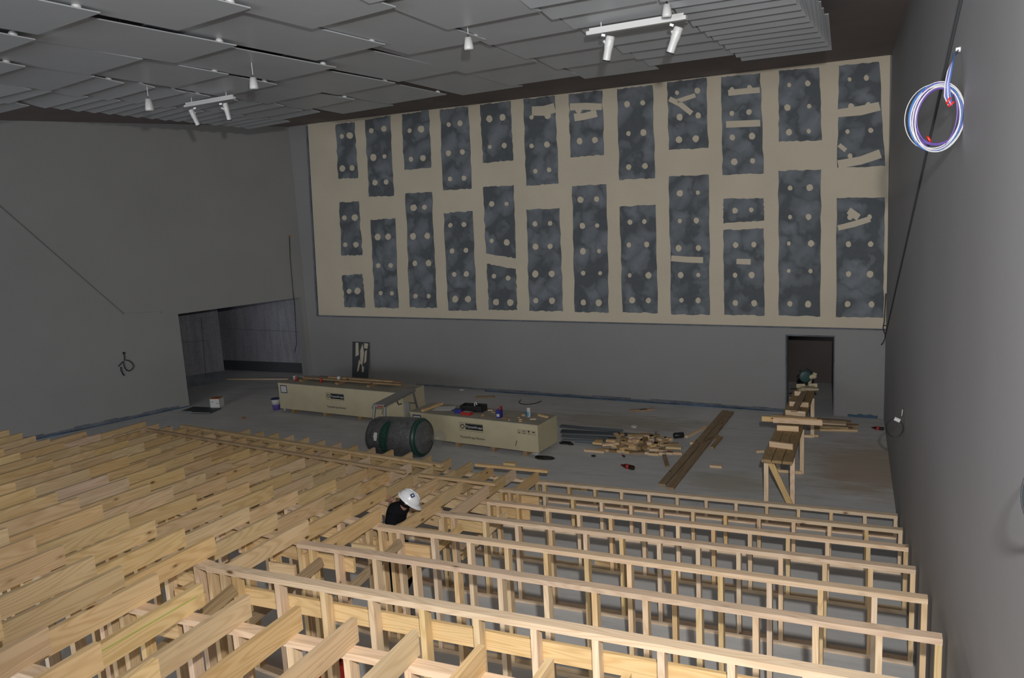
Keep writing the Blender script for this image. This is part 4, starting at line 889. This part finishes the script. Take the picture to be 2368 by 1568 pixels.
# steel channels
for i, (a_, c_3, m) in enumerate([((1296, 986), (1438, 999), 'galv_dark'), ((1296, 992), (1440, 1003), 'galv'), ((1298, 997), (1487, 1008), 'galv'), ((1298, 1004), (1480, 1013), 'galv_dark'), ((1299, 1009), (1470, 1018), 'galv_dark'), ((1300, 1014), (1404, 1022), 'galv'), ((1300, 1019), (1424, 1029), 'galv'), ((1300, 1024), (1440, 1031), 'galv'), ((1297, 1001), (1500, 1010), 'galv')]):
    p, q = az(*a_), az(*c_3); L_ = (q-p).length; zz = .0+.05*(i % 2)
    b = MB(); b.box(0, -.045, 0, L_, .045, .003); b.box(0, -.045, .003, L_, -.042, .035); b.box(0, .042, .003, L_, .045, .035)
    tag(b.build('steel_channel', m, None, frame_mat((p.x, p.y, zz), (q.x, q.y, zz))), 'galvanised steel channel lying in the bundle right of the near crate', 'steel channel', 'steel channels on the floor')
p, q = az(1515, 1030, .06), az(1517, 1008, .06); b = MB(); b.box(0, -.02, 0, (q-p).length, .02, .003); b.box(0, -.02, .003, (q-p).length, -.017, .03); tag(b.build('steel_offcut', 'galv', None, frame_mat((p.x, p.y, .15), (q.x, q.y, .15))), 'short steel offcut lying on the scrap heap', 'steel channel')
# small things
def bottle(u, v, ang, L_, r, lab, red=True):
    q = az(u, v); q.z = r; d = Vector((math.cos(ang), math.sin(ang), 0)); mwb = surf_mat(q-d*L_/2, Vector((0, 0, 1)), d)
    t = thing('drink_bottle', lab, 'bottle', q)
    b = MB(); b.lathe([(r*.85, 0), (r, .02), (r, L_*.6), (r*.8, L_*.72), (r*.36, L_*.88), (r*.36, L_*.93)], 16, 0, mwb); b.build('bottle_body', 'cola', t, None, True)
    b = MB(); b.lathe([(r*1.02, L_*.34), (r*1.02, L_*.58)], 16, 0, mwb); b.build('paper_band', 'red', t, None, True)
    b = MB(); b.lathe([(r*.42, L_*.92), (r*.42, L_)], 12, 0, mwb); b.build('cap', 'red', t, None, True)
bottle(1451, 1084, 2.75, .30, .045, 'dark bottle with red band lying on the open floor before the scrap heap')
bottle(1441, 1056, 2.3, .12, .02, 'tiny bottle with red band lying at the edge of the scrap heap')
bottle(2029, 994, 2.9, .24, .035, 'dark red bottle lying near the right wall in the far corner')
for u, v, lab in [(1558, 1014, 'short fat black cylinder on the floor right of the scrap heap')]:
    q = az(u, v); b = MB(); b.lathe([(.05, 0), (.06, .01), (.06, .2), (.05, .21)], 18, 0, surf_mat((q.x, q.y, .06), Vector((0, 0, 1)), Vector((.9, .5, 0)))); tag(b.build('black_can', 'black', None, None, True), lab, 'can')
for u, v, w_, lab in [(1260, 1060, .22, 'black rag or sheet scrap on the floor right of the near crate front'), (1308, 1026, .16, 'black scrap beside the right end of the near crate'), (1320, 1029, .07, 'small square black scrap by the near crate'), (1373, 1056, .05, 'tiny black scrap left of the scrap heap'), (1662, 1357, .11, 'small dark rag between the stud walls')]:
    q = az(u, v); b = MB(); pts = [(math.cos(2*PI*k/9)*w_*random.uniform(.6, 1), math.sin(2*PI*k/9)*w_*.6*random.uniform(.6, 1), 0) for k in range(9)]; b.prism(pts, (0, 0, .03)); tag(b.build('black_scrap', 'black', None, Matrix.Translation(q)), lab, 'rubbish')
for u, v, lab in [(1240, 1050, 'crumpled white paper under the right end of the near crate'), (1069, 902, 'crumpled white paper by the far wall, left of centre'), (1466, 988, 'tiny white scrap on the floor behind the steel channels')]:
    q = az(u, v); b = MB(); pts = [(math.cos(2*PI*k/8)*.1*random.uniform(.5, 1), math.sin(2*PI*k/8)*.08*random.uniform(.5, 1), 0) for k in range(8)]; b.prism(pts, (.01, 0, .035)); tag(b.build('paper_scrap', 'white', None, Matrix.Translation(q)), lab, 'paper')
cable([az(1228, 926, .01)+Vector((math.cos(a)*.28, math.sin(a)*.4, 0)) for a in [PI+PI*k/12 for k in range(13)]], .01, 'cable', 'wire_length', 'thin dark wire curved on the floor behind the near crate')
# nails and specks on the floor between the frames are left to the floor; one red case under the nearest joists
q = az(803, 1530, .35); t = thing('tool_case', 'bright red tool case half hidden below the nearest joists', 'tool case', (q.x, q.y, 0))
mw = Matrix.Translation((q.x-.16, q.y-.02, 0)) @ Matrix.Rotation(.4, 4, 'Z'); b = MB(); b.box(-.2, -.09, 0, .2, .09, .33); b.build('case_body', 'tape_red', t, mw); b = MB(); b.tube([(-.07, 0, .33), (-.07, 0, .37), (.07, 0, .37), (.07, 0, .33)], .012, 6); b.build('handle', 'black', t, mw)

# ------------------------------------------------------------------ the worker
def skin_obj(name, V, Ed, Rd, m, parent, lvl=2, root=0):
    me = bpy.data.meshes.new(name); me.from_pydata([tuple(v) for v in V], Ed, []); me.update()
    o = link(name, me, None, parent); me.materials.append(M[m])
    md = o.modifiers.new('skin', 'SKIN'); md.use_smooth_shade = True
    if not me.skin_vertices: me.skin_vertices.new()
    for i, r in enumerate(Rd): me.skin_vertices[0].data[i].radius = r if isinstance(r, tuple) else (r, r)
    me.skin_vertices[0].data[root].use_root = True
    s2 = o.modifiers.new('sub', 'SUBSURF'); s2.levels = lvl; s2.render_levels = lvl
    dg = bpy.context.evaluated_depsgraph_get(); dg.update(); nm = bpy.data.meshes.new_from_object(o.evaluated_get(dg)); o.modifiers.clear(); o.data = nm
    for p in nm.polygons: p.use_smooth = True
    nm.materials.clear(); nm.materials.append(M[m]); return o
YP = 8.12
hd = ay(946, 1155, YP+.02)                      # head centre, in the bay between the fourth and fifth stud walls; he faces right and stoops
pr = thing('person', 'worker in dark clothes and white hard hat stooping among the joists, facing right', 'person', (hd.x-.3, YP, 0))
nk = hd + Vector((-.09, -.01, -.11)); ch = hd + Vector((-.20, -.02, -.25)); wst = hd + Vector((-.30, -.02, -.50)); pel = hd + Vector((-.33, 0, -.70))
zl = pel.z
def leg(s):
    h_ = pel + Vector((0, .10*s, -.03)); k_ = Vector((pel.x+.12+.05*s, YP+.12*s, zl*.53)); a_ = Vector((pel.x-.02+.20*(s < 0), YP+.15*s, .09)); f_ = a_+Vector((.19, .02, -.045))
    return h_, k_, a_, f_
LSh, RSh = ch + Vector((.03, .17, .08)), ch + Vector((.03, -.15, .05))
Lh = ay(903, 1151, YP+.22); Lel = (LSh+Lh)/2 + Vector((.02, .10, -.16))
Rel = RSh + Vector((.02, -.05, -.27)); Rh = RSh + Vector((.24, .0, -.36))
V = [pel, wst, ch, nk, hd, hd+Vector((.02, .02, .07))]; Ed = [(0, 1), (1, 2), (2, 3), (3, 4), (4, 5)]; Rd = [(.07, .09), (.05, .06), (.05, .06), (.045, .045), (.085, .095), (.07, .08)]
for s in (-1, 1):
    h_, k_, a_, f_ = leg(s); i = len(V); V += [h_, k_, a_, f_]; Ed += [(0, i), (i, i+1), (i+1, i+2), (i+2, i+3)]; Rd += [.09, .058, .04, .035]
for S_, El, Hn in ((LSh, Lel, Lh), (RSh, Rel, Rh)):
    i = len(V); wr = El+(Hn-El)*.88; V += [S_, El, wr, Hn]; Ed += [(2, i), (i, i+1), (i+1, i+2), (i+2, i+3)]; Rd += [.035, .036, .027, (.04, .018)]
skin_obj('body', V, Ed, Rd, 'skin', pr)
# fingers, each its own short chain rooted in the palm
for El, Hn in ((Lel, Lh), (Rel, Rh)):
    d = (Hn-El).normalized(); sd = d.cross(Vector((0, 0, 1))).normalized(); dn = Vector((0, 0, -1))
    for j, (o_, L_) in enumerate([(-.028, .07), (-.009, .08), (.010, .075), (.028, .058)]):
        r0 = Hn + sd*o_; P = [r0, r0+d*L_*.5+dn*.008, r0+d*L_*.85+dn*.028, r0+d*L_+dn*.05]
        skin_obj('finger', P, [(0, 1), (1, 2), (2, 3)], [.009, .0085, .008, .007], 'skin', pr, 1)
    r0 = Hn - d*.03 - sd*.03; P = [r0, r0-sd*.03+d*.02+dn*.01, r0-sd*.04+d*.05+dn*.025]; skin_obj('thumb', P, [(0, 1), (1, 2)], [.011, .010, .008], 'skin', pr, 1)
V = [pel+Vector((0, 0, .03)), wst, ch, ch+Vector((.03, .01, .10)), nk+Vector((.01, 0, .03))]; Ed = [(0, 1), (1, 2), (2, 3), (3, 4)]; Rd = [(.13, .15), (.12, .14), (.125, .16), (.125, .14), (.10, .10)]
for S_, El in ((LSh, Lel), (RSh, Rel)):
    i = len(V); V += [S_, El, El+((Lh if S_ is LSh else Rh)-El)*.45]; Ed += [(2, i), (i, i+1), (i+1, i+2)]; Rd += [.082, .062, .05]
skin_obj('shirt', V, Ed, Rd, 'black_matte', pr)
V = [pel]; Ed = []; Rd = [(.165, .125)]
for s in (-1, 1):
    h_, k_, a_, f_ = leg(s); i = len(V); V += [h_, k_, a_+Vector((0, 0, .03))]; Ed += [(0, i), (i, i+1), (i+1, i+2)]; Rd += [.105, .078, .062]
skin_obj('trousers', V, Ed, Rd, 'black_matte', pr)
for s in (-1, 1):
    h_, k_, a_, f_ = leg(s); skin_obj('boot', [a_+Vector((0, 0, .05)), a_+Vector((0, -.02, -.03)), f_], [(0, 1), (1, 2)], [.055, .055, (.048, .038)], 'dark', pr, 1)
# face and hair under the hat
tilt = Matrix.Rotation(math.radians(14), 4, 'Z') @ Matrix.Rotation(math.radians(38), 4, 'Y') @ Matrix.Rotation(math.radians(-90), 4, 'Z')
mh = Matrix.Translation(hd) @ tilt
b = MB(); b.lathe([(.07, -.09), (.088, -.05), (.092, .0), (.085, .05), (.05, .09)], 18, 0, Matrix.Translation((0, -.012, 0))); b.build('hair', 'black_matte', pr, mh, True)
b = MB(); b.prism([(-.012, .09, -.03), (.012, .09, -.03), (.004, .088, .012), (-.004, .088, .012)], (0, .022, 0)); b.build('nose', 'skin', pr, mh, True)
for s in (-1, 1):
    b = MB(); b.lathe([(.004, -.012), (.018, -.006), (.02, .004), (.012, .012)], 10, 0, Matrix.Translation((s*.09, 0, -.02)) @ Matrix.Rotation(PI/2, 4, 'Y')); b.build('ear', 'skin', pr, mh, True)
    b = MB(); b.lathe([(.003, -.004), (.011, 0), (.003, .004)], 10, 0, Matrix.Translation((s*.032, .088, 0)) @ Matrix.Rotation(PI/2, 4, 'X')); b.build('eye', 'white', pr, mh, True)
b = MB(); b.box(-.022, .086, -.058, .022, .094, -.052); b.build('mouth', 'red', pr, mh)
def dome(rx, ry, rz, z0, nseg=28, rings=9):
    b = MB(); vs = []
    for i in range(rings+1):
        ph = (PI/2)*i/rings
        for k in range(nseg):
            th = 2*PI*k/nseg; b.v.append((rx*math.cos(th)*math.cos(ph), ry*math.sin(th)*math.cos(ph), z0+rz*math.sin(ph)))
    for i in range(rings):
        for k in range(nseg): b.f.append((i*nseg+k, i*nseg+(k+1) % nseg, (i+1)*nseg+(k+1) % nseg, (i+1)*nseg+k)); b.mi.append(0)
    return b
t_ = dome(.118, .142, .125, .0).build('hard_hat', 'hat', pr, mh, True); tag(t_, 'white hard hat')
b = MB(); n = 32; b.v = []; 
for k in range(n):
    th = 2*PI*k/n; f = 1+.10+(.28*max(0, math.sin(th))**2); b.v.append((.118*math.cos(th), .142*math.sin(th), .012)); b.v.append((.118*math.cos(th)*1.09, .142*math.sin(th)*f, -.004-.012*max(0, math.sin(th))))
for k in range(n):
    a_, c_4 = 2*k, 2*((k+1) % n); b.f.append((a_, a_+1, c_4+1, c_4)); b.mi.append(0)
b.build('hat_brim', 'hat', pr, mh, True)
b = MB(); b.tube([(0, -.11, .085), (0, -.05, .122), (0, .05, .122), (0, .11, .085)], .006, 8); b.build('hat_ridge', 'hat', pr, mh, True)
# sticker facing back towards the viewer
dv = (mh.inverted() @ O).normalized(); dv = Vector((dv.x*.8, dv.y+.05, dv.z+.55)).normalized()
sp = Vector((dv.x*.118, dv.y*.142, dv.z*.125)); nn = Vector((sp.x/.118**2, sp.y/.142**2, sp.z/.125**2)).normalized(); xx = Vector((0, 0, 1)).cross(nn).normalized()
ms = mh @ surf_mat(sp+nn*.004, xx, nn) @ Matrix.Rotation(-.5, 4, 'Z')
b = MB(); b.box(-.024, -.024, -.006, .024, .024, .001); b.lathe([(.011, .001), (.011, .002)], 16, 1); b.build('hat_sticker', ['navy', 'offwhite'], pr, ms)
